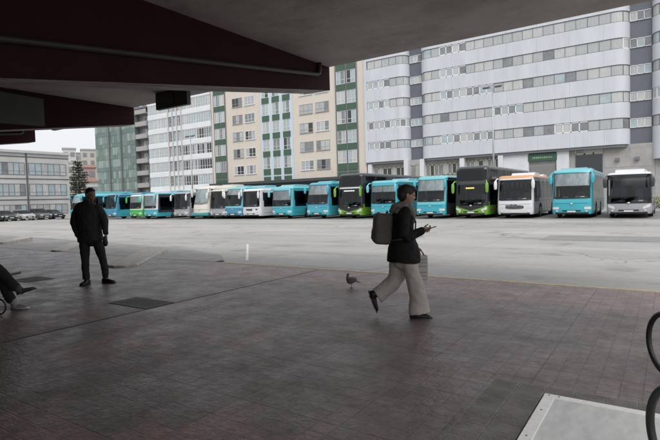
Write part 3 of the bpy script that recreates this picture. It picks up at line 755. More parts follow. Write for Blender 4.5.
# ------------------------------------------------------------------ lamp posts
galv = mat('galvanised', (.42, .43, .44), .5, .5, noise=.08)
def lamp(px, ytop, Y, label):
    x = XatY(px, Y); d = ray(px, ytop); t = Y / d.y; z = EYE + d.z * t
    e = empty('lamp_post', (x, Y, RZ), 0, label, 'lamp post', 'tall twin head lamp posts in the yard'); h = z - RZ
    MB().tube([(0, 0, 0), (0, 0, h * .5), (0, 0, h)], [.13, .1, .06], 12).build('pole', galv, e, smooth=True)
    MB().tube([(0, 0, 0), (0, 0, .25)], .2, 12).build('base', galv, e)
    a = MB(); a.tube([(-.75, 0, h - .02), (.75, 0, h - .02)], .045, 8); a.build('crossarm', galv, e)
    for s in (-1, 1):
        M = Matrix.Translation((s * .62, -.05, h + .02)) @ Matrix.Rotation(R(20) * 1, 4, 'X') 
        q = MB(); q.box(-.33, .33, -.25, .2, -.08, .1, M=M); hd = q.build('lamp_head', mat('lamp_body', (.12, .12, .13), .5), e, bevel=.03)
        q = MB(); q.box(-.27, .27, -.2, .15, -.095, -.081, M=M); q.build('lamp_glass', gl_pale, hd)
lamp(494, 87, 53, 'tall grey twin head lamp post rising in front of the blue grey block')
lamp(193, 136, 53, 'tall grey twin head lamp post in front of the white glazed block')

# ------------------------------------------------------------------ buses
def paintm(name, c, rough=.28): return mat('paint_' + name, c, rough, noise=.05, nscale=.8, coat=.4)
CY = paintm('cyan', (.055, .38, .465)); CYL = paintm('light_cyan', (.15, .48, .54)); BL = paintm('blue', (.05, .24, .38)); WH = paintm('white', (.66, .67, .69)); SI = paintm('silver', (.33, .34, .37)); CRM = paintm('cream', (.62, .59, .52))
GR = paintm('green', (.15, .35, .04)); GR2 = paintm('mid_green', (.06, .42, .09)); OR = paintm('orange', (.60, .30, .12)); DK = paintm('charcoal', (.035, .038, .045)); TE = paintm('teal', (.04, .28, .29)); GY = paintm('grey_body', (.2, .21, .23))
WS = mat('windscreen', (.02, .022, .024), .09, noise=.75, nscale=2.2, spec=.35); CURT = mat('screen_curtain', (.60, .63, .65), .35, noise=.3, nscale=1.6, stretch=(2.5, 1, .8))
SW = mat('side_glass', (.02, .023, .026), .1, noise=.6, nscale=1.2, spec=.4); BLKP = mat('black_plastic', (.02, .02, .022), .5); TY = mat('tyre', (.018, .018, .018), .8); RM = mat('wheel_rim', (.35, .36, .37), .4, .6)
HL = mat('headlight', (.62, .63, .62), .12, coat=1); CHR = mat('chrome', (.6, .6, .6), .2, .9); AMB = mat('amber_display', (.1, .05, .01), .5, emit=(1, .38, .07, 3.0)); LEDW = mat('white_display', (.5, .5, .5), .5, emit=(.8, .85, .9, .5))
def see_glass(name, tint, rough=.04):
    m = bpy.data.materials.new(name); m.use_nodes = True; nt = m.node_tree; N = nt.nodes; L = nt.links
    N.remove(N['Principled BSDF']); out = N['Material Output']
    t = N.new('ShaderNodeBsdfTransparent'); t.inputs[0].default_value = (*tint, 1); g = N.new('ShaderNodeBsdfGlossy'); g.inputs['Roughness'].default_value = rough; g.inputs['Color'].default_value = (.9, .93, .95, 1)
    f = N.new('ShaderNodeFresnel'); f.inputs['IOR'].default_value = 1.5; x = N.new('ShaderNodeMixShader')
    tc = N.new('ShaderNodeTexCoord'); nz = N.new('ShaderNodeTexNoise'); nz.inputs['Scale'].default_value = .9; L.new(tc.outputs['Object'], nz.inputs['Vector'])
    bp = N.new('ShaderNodeBump'); bp.inputs['Strength'].default_value = .12; bp.inputs['Distance'].default_value = .05; L.new(nz.outputs[0], bp.inputs['Height']); L.new(bp.outputs[0], g.inputs['Normal'])
    L.new(f.outputs[0], x.inputs[0]); L.new(t.outputs[0], x.inputs[1]); L.new(g.outputs[0], x.inputs[2]); L.new(x.outputs[0], out.inputs['Surface']); return m
WSG = see_glass('windscreen_glass', (.82, .86, .86)); SWG = see_glass('tinted_side_glass', (.30, .33, .34)); SEATB = mat('seat_blue_grey', (.09, .11, .16), .85, noise=.2); TRIM = mat('cab_trim', (.10, .10, .105), .7)
PLATE = mat('number_plate', (.6, .6, .58), .4); RED = mat('tail_red', (.4, .02, .02), .3); SEATM = mat('bus_interior', (.06, .06, .07), .8)
def bus(px0, px1, S, label, group='buses parked in a row'):
    Y0 = 37.3 + S.get('dy', 0); x0, x1 = XatY(px0, Y0), XatY(px1, Y0); xc_ = (x0 + x1) / 2
    W2 = 1.26; Lb = S.get('L', 12.0); H = S.get('H', 3.2); rk = S.get('rake', .35); bulge = S.get('bulge', .12); rc = S.get('rc', .22)
    e = empty(S.get('name', 'coach'), (xc_, Y0, RZ), R(S.get('rz', rnd.uniform(-.8, .8))), label, 'bus', group)
    top_r = S.get('topr', .22)
    def inset(z):
        if z > H - top_r: t = (z - (H - top_r)) / top_r; return top_r * (1 - math.sqrt(max(0, 1 - t * t))) * .9
        if z < .5: return (.5 - z) * .12
        return 0.03 * max(0, (z - 1.2) / (H - 1.2))
    def F(z):
        f = rk * (max(0, z - 1.0) / (H - 1.0)) ** 1.4
        if z > H - top_r: f += inset(z) * 1.6
        if z < .55: f += (.55 - z) * .25
        return f
    def fr_(xn, z, off=0.0):
        a = W2 - inset(z); cc = 1 - rc / a; y = F(z) + bulge * xn * xn; ax = abs(xn)
        if ax > cc: t = min(1, (ax - cc) / (1 - cc)); y += rc * (1 - math.sqrt(max(0, 1 - t * t)))
        nx = xn ** 7 if ax > .5 else 0
        return (xn * a + off * nx, y - off * (1 - ax ** 8 * .8), z)
    def ye(z): return F(z) + bulge + rc
    zsm = sorted(set([.3, .4, .55, .75, .95, 1.15, 1.4, 1.7, 2.0, 2.4, 2.8] + [H - top_r * k for k in (1, .8, .6, .4, .2, .08, 0)])); zsm = [z for z in zsm if z <= H - top_r or z > H - top_r]
    zsm = [z for z in zsm if z <= H]
    w0, w1 = S.get('ws', (1.2, H - .32)); sz0, sz1 = S.get('sw', (1.45, H - .42)); wsx = S.get('wsx', .93); DD = S.get('dd')
    if DD: w0, w1 = 1.0, 2.62
    vee_ = S.get('vee', 0); hz0, hz1 = w0 + vee_ + .03, w1 - .03
    extra = [hz0, hz1, sz0 + .02, sz1 - .02] + ([2.88, H - .33] if DD else [])
    zsm = sorted(set([z for z in zsm if all(abs(z - q_) > .04 for q_ in extra)] + extra))
    def hole_f(xa__, xb__, za, zb): return min(abs(xa__), abs(xb__)) < wsx - .04 and max(abs(xa__), abs(xb__)) <= wsx + .001 and ((za >= hz0 - .001 and zb <= hz1 + .001) or (DD and za >= 2.87 and zb <= H - .32))
    def hole_s(y, z, z2): return .9 < y < Lb - .85 and ((z >= sz0 + .015 and z2 <= sz1 - .015) or (DD and z >= 2.87 and z2 <= H - .32))
    wq = S.get('wsx', .93)
    xns = [-1, -.985, -.95, -wq + .03, -.84, -.7, -.5, -.25, 0, .25, .5, .7, .84, wq - .03, .95, .985, 1]
    mats = S['mats']   # [lower, upper, side, roof]
    zs1 = S.get('zfront', 1.2); band = S.get('band', H - top_r * .8)
    b = MB()
    b.grid([[fr_(xn, z) for xn in xns] for z in zsm], fn=lambda i, j: None if hole_f(xns[j], xns[j + 1], zsm[i], zsm[i + 1]) else 0 if zsm[i] < zs1 - .06 else (3 if zsm[i] >= band - .01 else 1))
    nS = 40; swoosh = S.get('swoosh')
    def sidemat(y, z):
        if z >= band - .01: return 3
        if swoosh == 3: return 2 if z < max(.5, 1.25 - y * .12) else 4
        if swoosh:
            hgt = .45 + .75 * (.5 + .5 * math.tanh((y - 5.2) / 1.1)) if swoosh == 1 else .5 + .8 * (.5 + .5 * math.sin(y * .75 - .4))
            return 2 if z < hgt + .2 else 4
        return 2
    for sgn in (1, -1):
        rows = []
        for z in zsm:
            a = (W2 - inset(z)) * sgn; y_ = ye(z); rows.append([(a, y_ + (Lb - .15 - y_) * k / nS, z) for k in range(nS + 1)])
        b.grid(rows, fn=lambda i, j: None if hole_s((j + .5) * Lb / nS, zsm[i], zsm[i + 1]) else sidemat(j * Lb / nS, zsm[i]), flip=(sgn < 0))
    b.grid([[(-(W2 - inset(z)) + 2 * (W2 - inset(z)) * k / 6, Lb - .15 + (0 if k in (0, 6) else .12) - inset(z), z) for k in range(7)] for z in zsm], mi=2, flip=True)
    # roof cap: strip between front top edge and rear
    zt = zsm[-1]; fe = [fr_(xn, zt) for xn in xns]; n_ = len(xns)
    rows = [fe, [(p_[0], ye(zt), zt) for p_ in fe], [(p_[0], Lb - .15 - inset(zt), zt) for p_ in fe]]; b.grid(rows, mi=3)
    zb_ = zsm[0]; fe = [fr_(xn, zb_) for xn in xns]; b.grid([fe, [(p_[0], Lb - .15, zb_) for p_ in fe]], mi=5, flip=True)
    o = b.build('body', [mats[0], mats[1], mats[2], mats[3], S.get('side2', WH), BLKP], e, smooth=True, merge=.002)
    o.modifiers.new('es', 'EDGE_SPLIT').split_angle = R(50)
    def patch(name, xa_, xb_, za, zb2, m, off, parent=e, nx=10, nz=6, zfn=None):
        q = MB(); rows = []
        for i in range(nz + 1):
            row = []
            for j in range(nx + 1):
                xn = xa_ + (xb_ - xa_) * j / nx; zl, zh = zfn(xn) if zfn else (za, zb2)
                row.append(fr_(xn, zl + (zh - zl) * i / nz, off))
            rows.append(row)
        # closed thin shell
        q.grid(rows); return q.build(name, m, parent, smooth=True)
    if S.get('dd'):
        patch('front_mask', -.93, .93, 0, 0, BLKP, .011, zfn=lambda xn: (.60 + .36 * abs(xn), 1.02))
        ws_ = patch('windscreen', -wsx, wsx, 1.0, 2.62, WSG, .012)
        patch('upper_windscreen', -.95, .95, 2.85, H - .2, DDU, .012)
        patch('brow_strip', -.96, .96, 2.66, 2.76, WH if S.get('brow', 1) else DK, .02)
    else:
        low_v = S.get('vee', 0)
        ws_ = patch('windscreen', -wsx, wsx, w0, w1, WSG, .012, zfn=(lambda xn: (w0 + low_v * xn * xn, w1)))
    cu = S.get('curtain')
    if cu: patch('screen_curtain', -wsx + .05, wsx - .05, w1 - cu * (w1 - w0), w1 - .06, CURT, -.02, ws_)
    # dashboard + seats hints behind screen: pale steering area
    q = MB(); q.box(.25, .8, 0, .03, 0, .07); q.box(-.55, -.2, 0, .03, 0, .04)
    dd_ = q.build('dashboard_papers', mat('dash_pale', (.28, .29, .3), .6), ws_); dd_.location = (0, F(w0 + .15) - .022 + bulge * .3, w0 + .12)
    # pillar lines: centre divider
    if S.get('divider'): patch('screen_divider', -.012, .012, w0, w1, BLKP, .02, ws_, nx=1)
    # wipers
    wp = MB()
    for (xa_, xb_, zz) in ((-.75, .05, .12), (.1, .8, .1)):
        p1, p2 = fr_(xa_, w0 + .03, .03), fr_(xb_ * .96, w0 + zz + .25, .03); wp.tube([p1, p2], .012, 5)
    wp.build('wiper', BLKP, ws_)
    # display
    if S.get('disp'):
        d0, d1 = S.get('dispz', (w1 - .28, w1 - .06)); dm = S['disp']
        dp_ = patch('destination_display', -.55 if dm != 'amber' else -.42, .55 if dm != 'amber' else .28, d0, d1, BLKP, .022, ws_)
        q = MB(); x = -.48 if dm != 'amber' else -.34; xe_ = .48 if dm != 'amber' else .22
        while x < xe_:
            wv = rnd.uniform(.05, .1); 
            a_ = fr_(x / 1.2, d0 + .05, .03); b_ = fr_((x + wv) / 1.2, d1 - .05, .03)
            q.box(a_[0], b_[0], a_[1] - .01, a_[1], a_[2], b_[2]); x += wv + .025
        q.build('display_text', AMB if dm == 'amber' else LEDW, dp_)
    # headlights
    hz = S.get('hz', .62); hh = S.get('hh', .17)
    for sgn in (-1, 1):
        xa_, xb_ = (.62, .93) if sgn > 0 else (-.93, -.62); sl_ = S.get('hslant', 0)
        h_ = patch('headlight', xa_, xb_, 0, 0, HL, .014, e, 5, 2, zfn=lambda xn: (hz + sl_ * (abs(xn) - .62), hz + hh + sl_ * 1.2 * (abs(xn) - .62)))
    if S.get('grille'):
        gp = patch('grille', -.5, .5, 0, 0, BLKP, .014, e, 12, 2, zfn=lambda xn: (.70 + .05 * (xn / .5) ** 4, .95 - .05 * (xn / .5) ** 4))
        q = MB()
        for z_ in (.76, .82, .88): q.tube([fr_(xn, z_, .025) for xn in (-.44, -.2, 0, .2, .44)], .012, 5)
        rim_ = [fr_(xn, .70 + .05 * (xn / .5) ** 4, .022) for xn in (-.5, -.3, 0, .3, .5)] + [fr_(xn, .95 - .05 * (xn / .5) ** 4, .022) for xn in (.5, .3, 0, -.3, -.5)]
        q.tube(rim_, .016, 5, close=True); q.build('grille_bars', CHR, gp)
    elif S.get('gband', 1):
        patch('grille', -.45, .45, .48, .56, BLKP, .014)
    if S.get('badge'):
        q = MB(); x = -.62
        while x < (.25 if S['badge'] == 1 else .1):
            wv = rnd.uniform(.05, .12); a_ = fr_(x / W2, .86, .02); q.box(a_[0], a_[0] + wv, a_[1] - .008, a_[1] + .02, .84 + rnd.uniform(-.03, .02), 1.0 + rnd.uniform(-.03, .04)); x += wv + .02
        if S['badge'] == 1: a_ = fr_(.62, .95, .02); q.box(a_[0] - .12, a_[0] + .12, a_[1] - .01, a_[1] + .03, .9, 1.0)
        q.build('front_lettering', mat('lettering_dark', (.05, .06, .1), .5), e)
    else:
        a_ = fr_(0, 1.0, .02); MB().ball((a_[0], a_[1], .98), (.09, .02, .07)).build('emblem', CHR, e, smooth=True)
    for sgn in (-1, 1):
        a_ = fr_(sgn * .72, .5, .01); MB().ball((a_[0], a_[1], .5), (.07, .02, .05)).build('fog_lamp', HL, e, smooth=True)
        a_ = fr_(sgn * .80, 0.72, .01)
    patch('front_seam', -.97, .97, 1.02, 1.035, BLKP, .01, e, 14, 1)
    patch('bumper', -.97, .97, .29, .40, BLKP, .012, e, 12, 1)
    a_ = fr_(0, .42, .03); MB().box(-.26, .26, a_[1] - .012, a_[1] + .03, .42, .53).build('number_plate', PLATE, e)
    # side glass
    nW = 6
    for sgn in (1, -1):
        for k_ in range(nW + 1):
            ya0 = ye(1.5) + .25; yy = ya0 + (Lb - .55 - ya0) * k_ / nW; a = (W2 - .05) * sgn
            MB().box(a - .04, a + .04, yy - .06, yy + .06, sz0 - .3, H - .25 if DD else sz1 + .05).build('window_pillar', BLKP, e)
    it = MB()
    for lv in ([.95, 2.72] if DD else [1.0]):
        it.box(-1.15, 1.15, 1.9 if lv < 2 else .8, Lb - .4, lv - .12, lv)
        ny = int((Lb - 4) / .85)
        for r_ in range(ny):
            yy = 3.0 + r_ * .85 if lv < 2 else 1.7 + r_ * .85
            for sx_ in (-.92, -.5, .5, .92):
                it.box(sx_ - .19, sx_ + .19, yy, yy + .42, lv + .25, lv + .4, 1); it.box(sx_ - .19, sx_ + .19, yy + .38, yy + .5, lv + .38, lv + 1.02, 1)
    it.box(-1.12, 1.12, ye(1) - .0, ye(1) + .5, .6, w0 + .02, 2)
    it.box(.15, 1.0, ye(1) + .0, ye(1) + .4, w0 + .0, w0 + .16, 2)
    it.box(.30, .74, 1.75, 1.87, 1.0, 1.85, 1); it.box(.30, .74, 1.35, 1.8, 1.0, 1.15, 1)
    it.tube([(.52 + math.cos(a) * .22, ye(1) + .42 + math.sin(a) * .06, w0 + .22 + math.sin(a) * .2) for a in [2 * math.pi * q_ / 16 for q_ in range(16)]], .02, 6, 2, close=True)
    if not DD: it.box(-.9, -.3, Lb - .6, Lb - .5, 1.0, 2.2, 2)
    it.build('interior', [SEATM, SEATB, TRIM], e)
    for sgn in (1, -1):
        ya0 = ye(1.5) + .25; span = (Lb - .55 - ya0)
        for k_ in range(nW):
            ya_ = ya0 + span * k_ / nW + .03; yb_ = ya0 + span * (k_ + 1) / nW - .03; zl = sz0 - (.25 if k_ == 0 else 0)
            if sgn < 0 and k_ == 0: continue
            q = MB(); rows = []
            for zz in (zl, (zl + sz1) / 2, sz1): a = (W2 - inset(zz) + .008) * sgn; rows.append([(a, ya_, zz), (a, yb_, zz)])
            q.grid(rows, flip=sgn < 0); q.build('side_window', SWG, e)
        if S.get('dd'):
            q = MB(); rows = []
            for zz in (2.8, 3.2, H - .3): a = (W2 - inset(zz) + .008) * sgn; rows.append([(a, .9, zz), (a, Lb - .5, zz)])
            q.grid(rows, flip=sgn < 0); q.build('upper_side_window', SWG, e)
    q = MB(); a = -(W2 + .008); q.grid([[(a, ye(1) + .15, z), (a, ye(1) + 1.2, z)] for z in (.45, 2.5)], flip=True); q.build('door', SW, e)
    q = MB(); 
    for z_ in (.6, 1.25): q.box(W2 - .002, W2 + .004, ye(1) + .3, Lb - .5, z_, z_ + .015)
    for k_ in range(5): yy = 4.2 + k_ * 1.15; q.box(W2 - .002, W2 + .004, yy, yy + .015, .5, 1.25)
    q.build('panel_seam', BLKP, e)
    # wheels
    for yy in (2.75, Lb - 3.3):
        for sgn in (1, -1):
            ar = MB(); n = 20; vs_ = [(sgn * (W2 + .005), yy + math.cos(R(180 * k_ / n)) * .62, .5 + math.sin(R(180 * k_ / n)) * .6) for k_ in range(n + 1)] + [(sgn * (W2 - .01), yy - .62, .29), (sgn * (W2 - .01), yy + .62, .29)]
            ar.add(vs_, [tuple(range(n + 3))] if sgn > 0 else [tuple(reversed(range(n + 3)))]); ar.build('wheel_arch', BLKP, e)
            wh = empty('wheel', (sgn * (W2 - .13), yy, .49)); wh.parent = e
            MB().tube([(-.14, 0, 0), (-.12, 0, 0), (.12, 0, 0), (.14, 0, 0)], [.44, .49, .49, .44], 24).build('tyre', TY, wh, smooth=False)
            MB().tube([(sgn * .13, 0, 0), (sgn * .16, 0, 0), (sgn * .165, 0, 0)], [.29, .27, .1], 16).build('rim', RM, wh)
    # mirrors
    mm = S.get('mirror', mats[0]); mh = S.get('mh', H - .55)
    for sgn in (-1, 1):
        ms = S.get('msz', 1.0)
        q = MB(); q.tube([(sgn * (W2 - .12), F(mh) + .25, mh + .3), (sgn * (W2 - .06), F(mh) - .10, mh + .34), (sgn * (W2 + .02), F(mh) - .26, mh + .2), (sgn * (W2 + .04), F(mh) - .28, mh + .05)], [.045, .05, .05, .05], 8)
        q.tube([(sgn * (W2 + .04), F(mh) - .28, mh + .1), (sgn * (W2 + .04), F(mh) - .29, mh - .1), (sgn * (W2 + .04), F(mh) - .29, mh - .38 * ms)], [(.09, .11), (.10, .13), (.08, .11)], 10, side=(1, 0, 0), round_ends=True)
        mo = q.build('mirror', mm, e, smooth=True)
        MB().box(sgn * (W2 + .04) - .09, sgn * (W2 + .04) + .09, F(mh) - .195, F(mh) - .185, mh - .32, mh + .04).build('mirror_glass', CHR, mo)
    # roof unit
    for (ya_, yb_, hh_, m_) in S.get('pods', ((3.2, 6.2, .22, None),)):
        q = MB(); q.prism_x([(ya_, H - .03), (yb_, H - .03), (yb_ - .35, H + hh_), (ya_ + .45, H + hh_)], -.85, .85); q.build('roof_unit', m_ or mats[3], e, bevel=.07, segs=3)
    q = MB()
    for sgn in (-1, 1): q.box(sgn * .95 - .12, sgn * .95 + .12, Lb - .05, Lb + .0, .9, 1.3)
    q.build('tail_lights', RED, e)
    return e
cy_coach = dict(H=3.3, mats=[CY, CY, CY, CYL], curtain=.5, rake=.5, L=10.5, ws=(1.32, 3.12), pods=((1.2, 2.6, .14, None), (4, 6.5, .2, None)), mirror=CY)
cy_city = dict(name='city_bus', H=3.05, mats=[CY, CY, CY, CYL], rake=.15, L=11, ws=(1.25, 2.8), curtain=.35, mirror=CYL)
DDU = see_glass('upper_screen', (.35, .37, .4), .15)
dd = dict(swoosh=3, name='double_decker_bus', H=4.0, dd=True, mats=[GR, DK, GR, DK], zfront=.98, rake=.3, L=13.5, mirror=GR, mh=2.5, msz=1.3, hslant=.45, hz=.55, hh=.15, sw=(1.25, 2.55), pods=(), side2=DK, topr=.3, wsx=.95)
def V(base, **k): d = dict(base); d.update(k); return d
bus(607.3, 650.5, dict(name='city_bus', H=2.98, mats=[SI, BLKP, SI, WH], ws=(.98, 2.86), wsx=.965, rake=.18, L=11, mirror=DK, mh=2.45, hslant=.5, hz=.58, pods=((.9, 3.0, .22, WH), (4.2, 7.5, .26, WH)), zfront=1.0, rc=.28),
    'silver and white city bus with black front, rightmost in the row')
bus(550.8, 592.5, V(cy_coach, H=3.35, L=9.6, rz=1.0), 'cyan coach with grey curtained windscreen, second bus from the right')
bus(494, 535.5, dict(H=3.12, mats=[WH, WH, GY, OR], band=2.9, zfront=1.3, ws=(1.28, 2.82), rake=.3, L=11, grille=1, mirror=WH, badge=2, hz=.74, hh=.13, pods=((2.5, 5, .26, WH), (6, 8, .2, WH))), 'white coach with orange roof band and chrome oval grille')
bus(453, 488.5, V(dd, disp='amber', dispz=(2.22, 2.4), brow=0, mats=[GR, DK, GR, DK]), 'green and charcoal double decker with lit amber display')
bus(415, 444.5, V(cy_coach, H=3.4, L=11, mats=[CY, CYL, DK, CYL], pods=()), 'cyan coach directly right of the walking woman\'s head')
bus(368.8, 396.5, V(cy_city, H=3.22, disp=None, divider=1), 'cyan city bus directly left of the walking woman\'s head')
bus(336, 361.5, V(dd, disp='white', dispz=(2.35, 2.55), L=14.2), 'green and charcoal double decker with white display, left of the woman')
bus(304.5, 328.2, V(cy_coach, H=3.35, L=11.5, mats=[CY, BL, CY, CY]), 'cyan coach immediately left of the white display double decker', )
bus(270.6, 291, V(cy_city, H=3.1, L=12, curtain=.6, mats=[CY, CYL, CY, CYL], pods=((.8, 3.4, .2, CYL), (5, 9, .2, CY)), ws=(1.2, 2.75)), 'cyan city bus with rounded roof pods, right of the white city bus')
bus(240.7, 259.8, dict(name='city_bus', H=3.05, mats=[WH, WH, WH, WH], ws=(1.2, 2.82), rake=.12, L=12, mirror=WH, badge=1, pods=((5, 9, .28, BL),)), 'white city bus with dark lettering across its front')
bus(224.5, 239.5, V(cy_coach, H=3.3, mats=[BL, CYL, BL, CYL], curtain=.35, L=12, mirror=WH, side2=CY, swoosh=0), 'blue coach with pale blue top, squeezed left of the white city bus')
bus(209.5, 224, dict(H=3.15, mats=[SI, DK, SI, CRM], ws=(1.1, 2.9), L=12, mirror=WH, rake=.25), 'silver coach with black front, immediately right of the cream coach')
bus(191.5, 206.5, dict(H=3.65, mats=[CRM, CRM, CRM, CRM], ws=(1.55, 3.3), vee=.12, wsx=.86, rake=.75, rc=.4, topr=.5, curtain=.9, L=12, mirror=CRM, mh=3.0, msz=1.4, pods=((4, 6.5, .15, None),), gband=0, skirt=TE), 'tall cream coach with rounded top and teal skirt')
bus(172.5, 186.8, dict(name='city_bus', H=3.05, mats=[SI, DK, SI, SI], ws=(1.1, 2.85), L=12, mirror=WH, rake=.2), 'silver bus with black front, immediately left of the cream coach')
bus(141.7, 156.3, V(cy_city, H=3.1, L=12, mats=[CY, WH, CY, CY], swoosh=1, side2=DK, curtain=.8, sw=(1.3, 2.6)), 'cyan bus with white windscreen frame, right of the green bus')
bus(127.8, 141, V(cy_city, H=2.98, L=12, mats=[GR2, WH, GR2, WH], curtain=.5, mirror=GR2), 'bright green bus with pale roof near the left of the row')
bus(103, 115.5, V(cy_coach, H=3.2, L=12, mats=[BL, BL, CY, BL], swoosh=2, side2=BL, curtain=None), 'blue coach with curved cyan side, immediately left of the green bus')
bus(67.5, 79.5, V(cy_coach, H=3.5, L=12, mats=[CY, CY, CY, CYL], pods=((2, 9, .25, CYL),), topr=.45, rake=.8), 'cyan coach with rounded roof at the far left end of the row')
# teal skirt on the cream coach
for o in list(COL.objects):
    if o.get('label', '').startswith('tall cream coach'):
        q = MB(); q.box(-1.29, 1.29, .35, 11.8, .33, .72); q.build('skirt', TE, o, bevel=.12, segs=3).location = (0, -.37, 0)

# ------------------------------------------------------------------ cars
def car(px, S, label):
    X = -73.3; d = ray(px, hor(px)); y = d.y * X / d.x
    e = empty('parked_car', (X, y, RZ), R(90 + S.get('rz', 0)), label, 'car', 'cars parked in front of the low grey building')   # local -y is the nose, turned to face +X
    pm = paintm(S['n'], S['c']); W2 = .86; h = S.get('h', 1.48)
    def ring(z, ins, ya, yb):
        a = W2 - ins; P_ = []
        for (cx_, cy_, s0) in ((a - .22, ya + .3, 270), (a - .22, yb - .3, 0), (-a + .22, yb - .3, 90), (-a + .22, ya + .3, 180)):
            for k_ in range(5): t = R(s0 + 22.5 * k_); P_.append((cx_ + math.cos(t) * .22, cy_ + math.sin(t) * .3, z))
        return P_
    def shell(rings, m, name):
        q = MB(); n = len(rings[0])
        for r_ in rings: q.v += r_
        for i in range(len(rings) - 1):
            for k_ in range(n): q.f.append([i * n + k_, i * n + (k_ + 1) % n, (i + 1) * n + (k_ + 1) % n, (i + 1) * n + k_]); q.m.append(0)
        q.f.append(list(reversed(range(n)))); q.m.append(0); q.f.append([(len(rings) - 1) * n + k_ for k_ in range(n)]); q.m.append(0)
        return q.build(name, m, e, smooth=False, bevel=.02)
    shell([ring(.22, .08, .1, 4.1), ring(.4, .0, 0, 4.2), ring(.7, 0, .02, 4.2), ring(.85, .04, .2, 4.15), ring(.93, .1, .9, 4.1)], pm, 'body')
    shell([ring(.90, .09, .85, 4.05), ring(h - .12, .22, 1.75, 3.6), ring(h - .04, .26, 1.9, 3.5)], SW, 'windows')
    shell([ring(h - .055, .24, 1.85, 3.55), ring(h, .32, 2.05, 3.4)], pm, 'roof')
    for sgn in (-1, 1):
        MB().box(sgn * .62 - .17, sgn * .62 + .17, .0, .16, .58, .72).build('headlight', HL, e, bevel=.04)
        MB().ball((sgn * .95, 1.35, .98), (.1, .07, .07)).build('mirror', pm, e, smooth=True)
        for yy in (.8, 3.4):
            wh = empty('wheel', (sgn * .78, yy, .3)); wh.parent = e
            MB().tube([(-.1, 0, 0), (.1, 0, 0)], .31, 20).build('tyre', TY, wh); MB().tube([(sgn * .1, 0, 0), (sgn * .112, 0, 0)], .2, 14).build('rim', RM, wh)
    MB().box(-.5, .5, -.01, .1, .38, .56).build('grille', BLKP, e); MB().box(-.25, .25, -.03, -.011, .42, .52).build('number_plate', PLATE, e)
car(-3, dict(n='black', c=(.03, .03, .035)), 'dark car at the very left edge of the photo')
car(11.5, dict(n='dark_green_grey', c=(.06, .075, .075)), 'dark green grey car left of the silver one')
car(29.5, dict(n='silver_car', c=(.42, .43, .44)), 'silver car in the middle of the parked cars')
car(46.5, dict(n='graphite', c=(.13, .135, .145), h=1.62), 'taller graphite car right of the silver one')
car(60, dict(n='navy', c=(.03, .035, .06), h=1.4), 'navy car nearest the leftmost bus')

# hedge at the far right behind the last bus
r = random.Random(11); he_ = empty('flowering_hedge', (px_x(658, 56), 56, RZ), 0, 'low green hedge with yellow flowers behind the rightmost bus', 'hedge')
lf = MB(); st = MB()
for i in range(2600):
    c = Vector((r.uniform(-2.2, 5), r.uniform(-.5, .5), r.uniform(.1, 1.15))); u = Vector((r.gauss(0, 1), r.gauss(0, 1), r.gauss(0, 1))).normalized() * r.uniform(.05, .1); v = u.orthogonal().normalized() * .04
    lf.add([c - u, c + v, c + u, c - v], [(0, 1, 2, 3)], 1 if (c.z > .6 and r.random() < .3) else 0)
for i in range(15): st.tube([(-2 + i * .45, 0, 0), (-2 + i * .45, .1, .9)], .02, 5)
lf.build('foliage', [mat('hedge_leaf', (.06, .11, .04), .7), mat('yellow_flower', (.55, .5, .06), .6)], he_); st.build('stems', bark, he_)

# ------------------------------------------------------------------ people
SK = mat('skin_brown', (.22, .12, .08), .55); SK2 = mat('skin_light', (.36, .22, .16), .55); HAIR = mat('hair_black', (.012, .010, .009), .55, bump=.5, bscale=60)
COAT = mat('black_coat', (.018, .018, .021), .8, noise=.2, nscale=8, bump=.25, bscale=25); JKT = mat('black_jacket', (.012, .012, .014), .8, spec=.2, noise=.25, nscale=6, bump=.9, bscale=9)
TRS = mat('black_trousers', (.016, .016, .018), .85, bump=.3, bscale=18); KHK = mat('taupe_trousers', (.44, .395, .36), .85, noise=.1, nscale=5, bump=.5, bscale=9)
SHO = mat('black_shoe', (.012, .012, .013), .4); SCF = mat('grey_knit', (.19, .17, .155), .9, noise=.2, nscale=20, bump=.6, bscale=45)
CLO = bpy.data.textures.new('cloth_folds', 'CLOUDS'); CLO.noise_scale = .16; CLO.noise_depth = 2
def fold(o, st=.028):
    d = o.modifiers.new('folds', 'DISPLACE'); d.texture = CLO; d.strength = st * 1.35; d.mid_level = .45; d.texture_coords = 'LOCAL'; return o
def hand(mb, w_, dirv, up, side, curl=.5, s=1.0):
    """palm + four fingers + thumb; w_: wrist, dirv: along the hand, up: back of hand normal, side: towards the thumb"""
    d = Vector(dirv).normalized(); u = Vector(up); u = (u - d * u.dot(d)).normalized(); sd_ = d.cross(u); sd_ = sd_ if sd_.dot(Vector(side)) > 0 else -sd_
    w_ = Vector(w_); mb.tube([w_ - d * .02 * s, w_ + d * .03 * s, w_ + d * .085 * s], [(.03 * s, .02 * s), (.038 * s, .02 * s), (.04 * s, .016 * s)], 12, side=u, round_ends=True)
    for k_, ln in enumerate((.072, .08, .074, .058)):
        b = w_ + d * .08 * s + sd_ * (.028 - .0187 * k_) * s; p = b; pts = [b - d * .02]; a = curl * .5
        for q in range(3):
            p = p + (d * math.cos(a) - u * math.sin(a)) * ln * s * (.42, .33, .27)[q]; pts.append(p); a += curl
        mb.tube(pts, [.0095 * s, .0095 * s, .0088 * s, .0075 * s], 8, round_ends=True)
    b = w_ + d * .02 * s + sd_ * .03 * s; mb.tube([b, b + (sd_ * .6 + d * .7 - u * .3) * .035 * s, b + (sd_ * .5 + d * 1.1 - u * .6) * .058 * s], [.013 * s, .0115 * s, .009 * s], 8, round_ends=True)
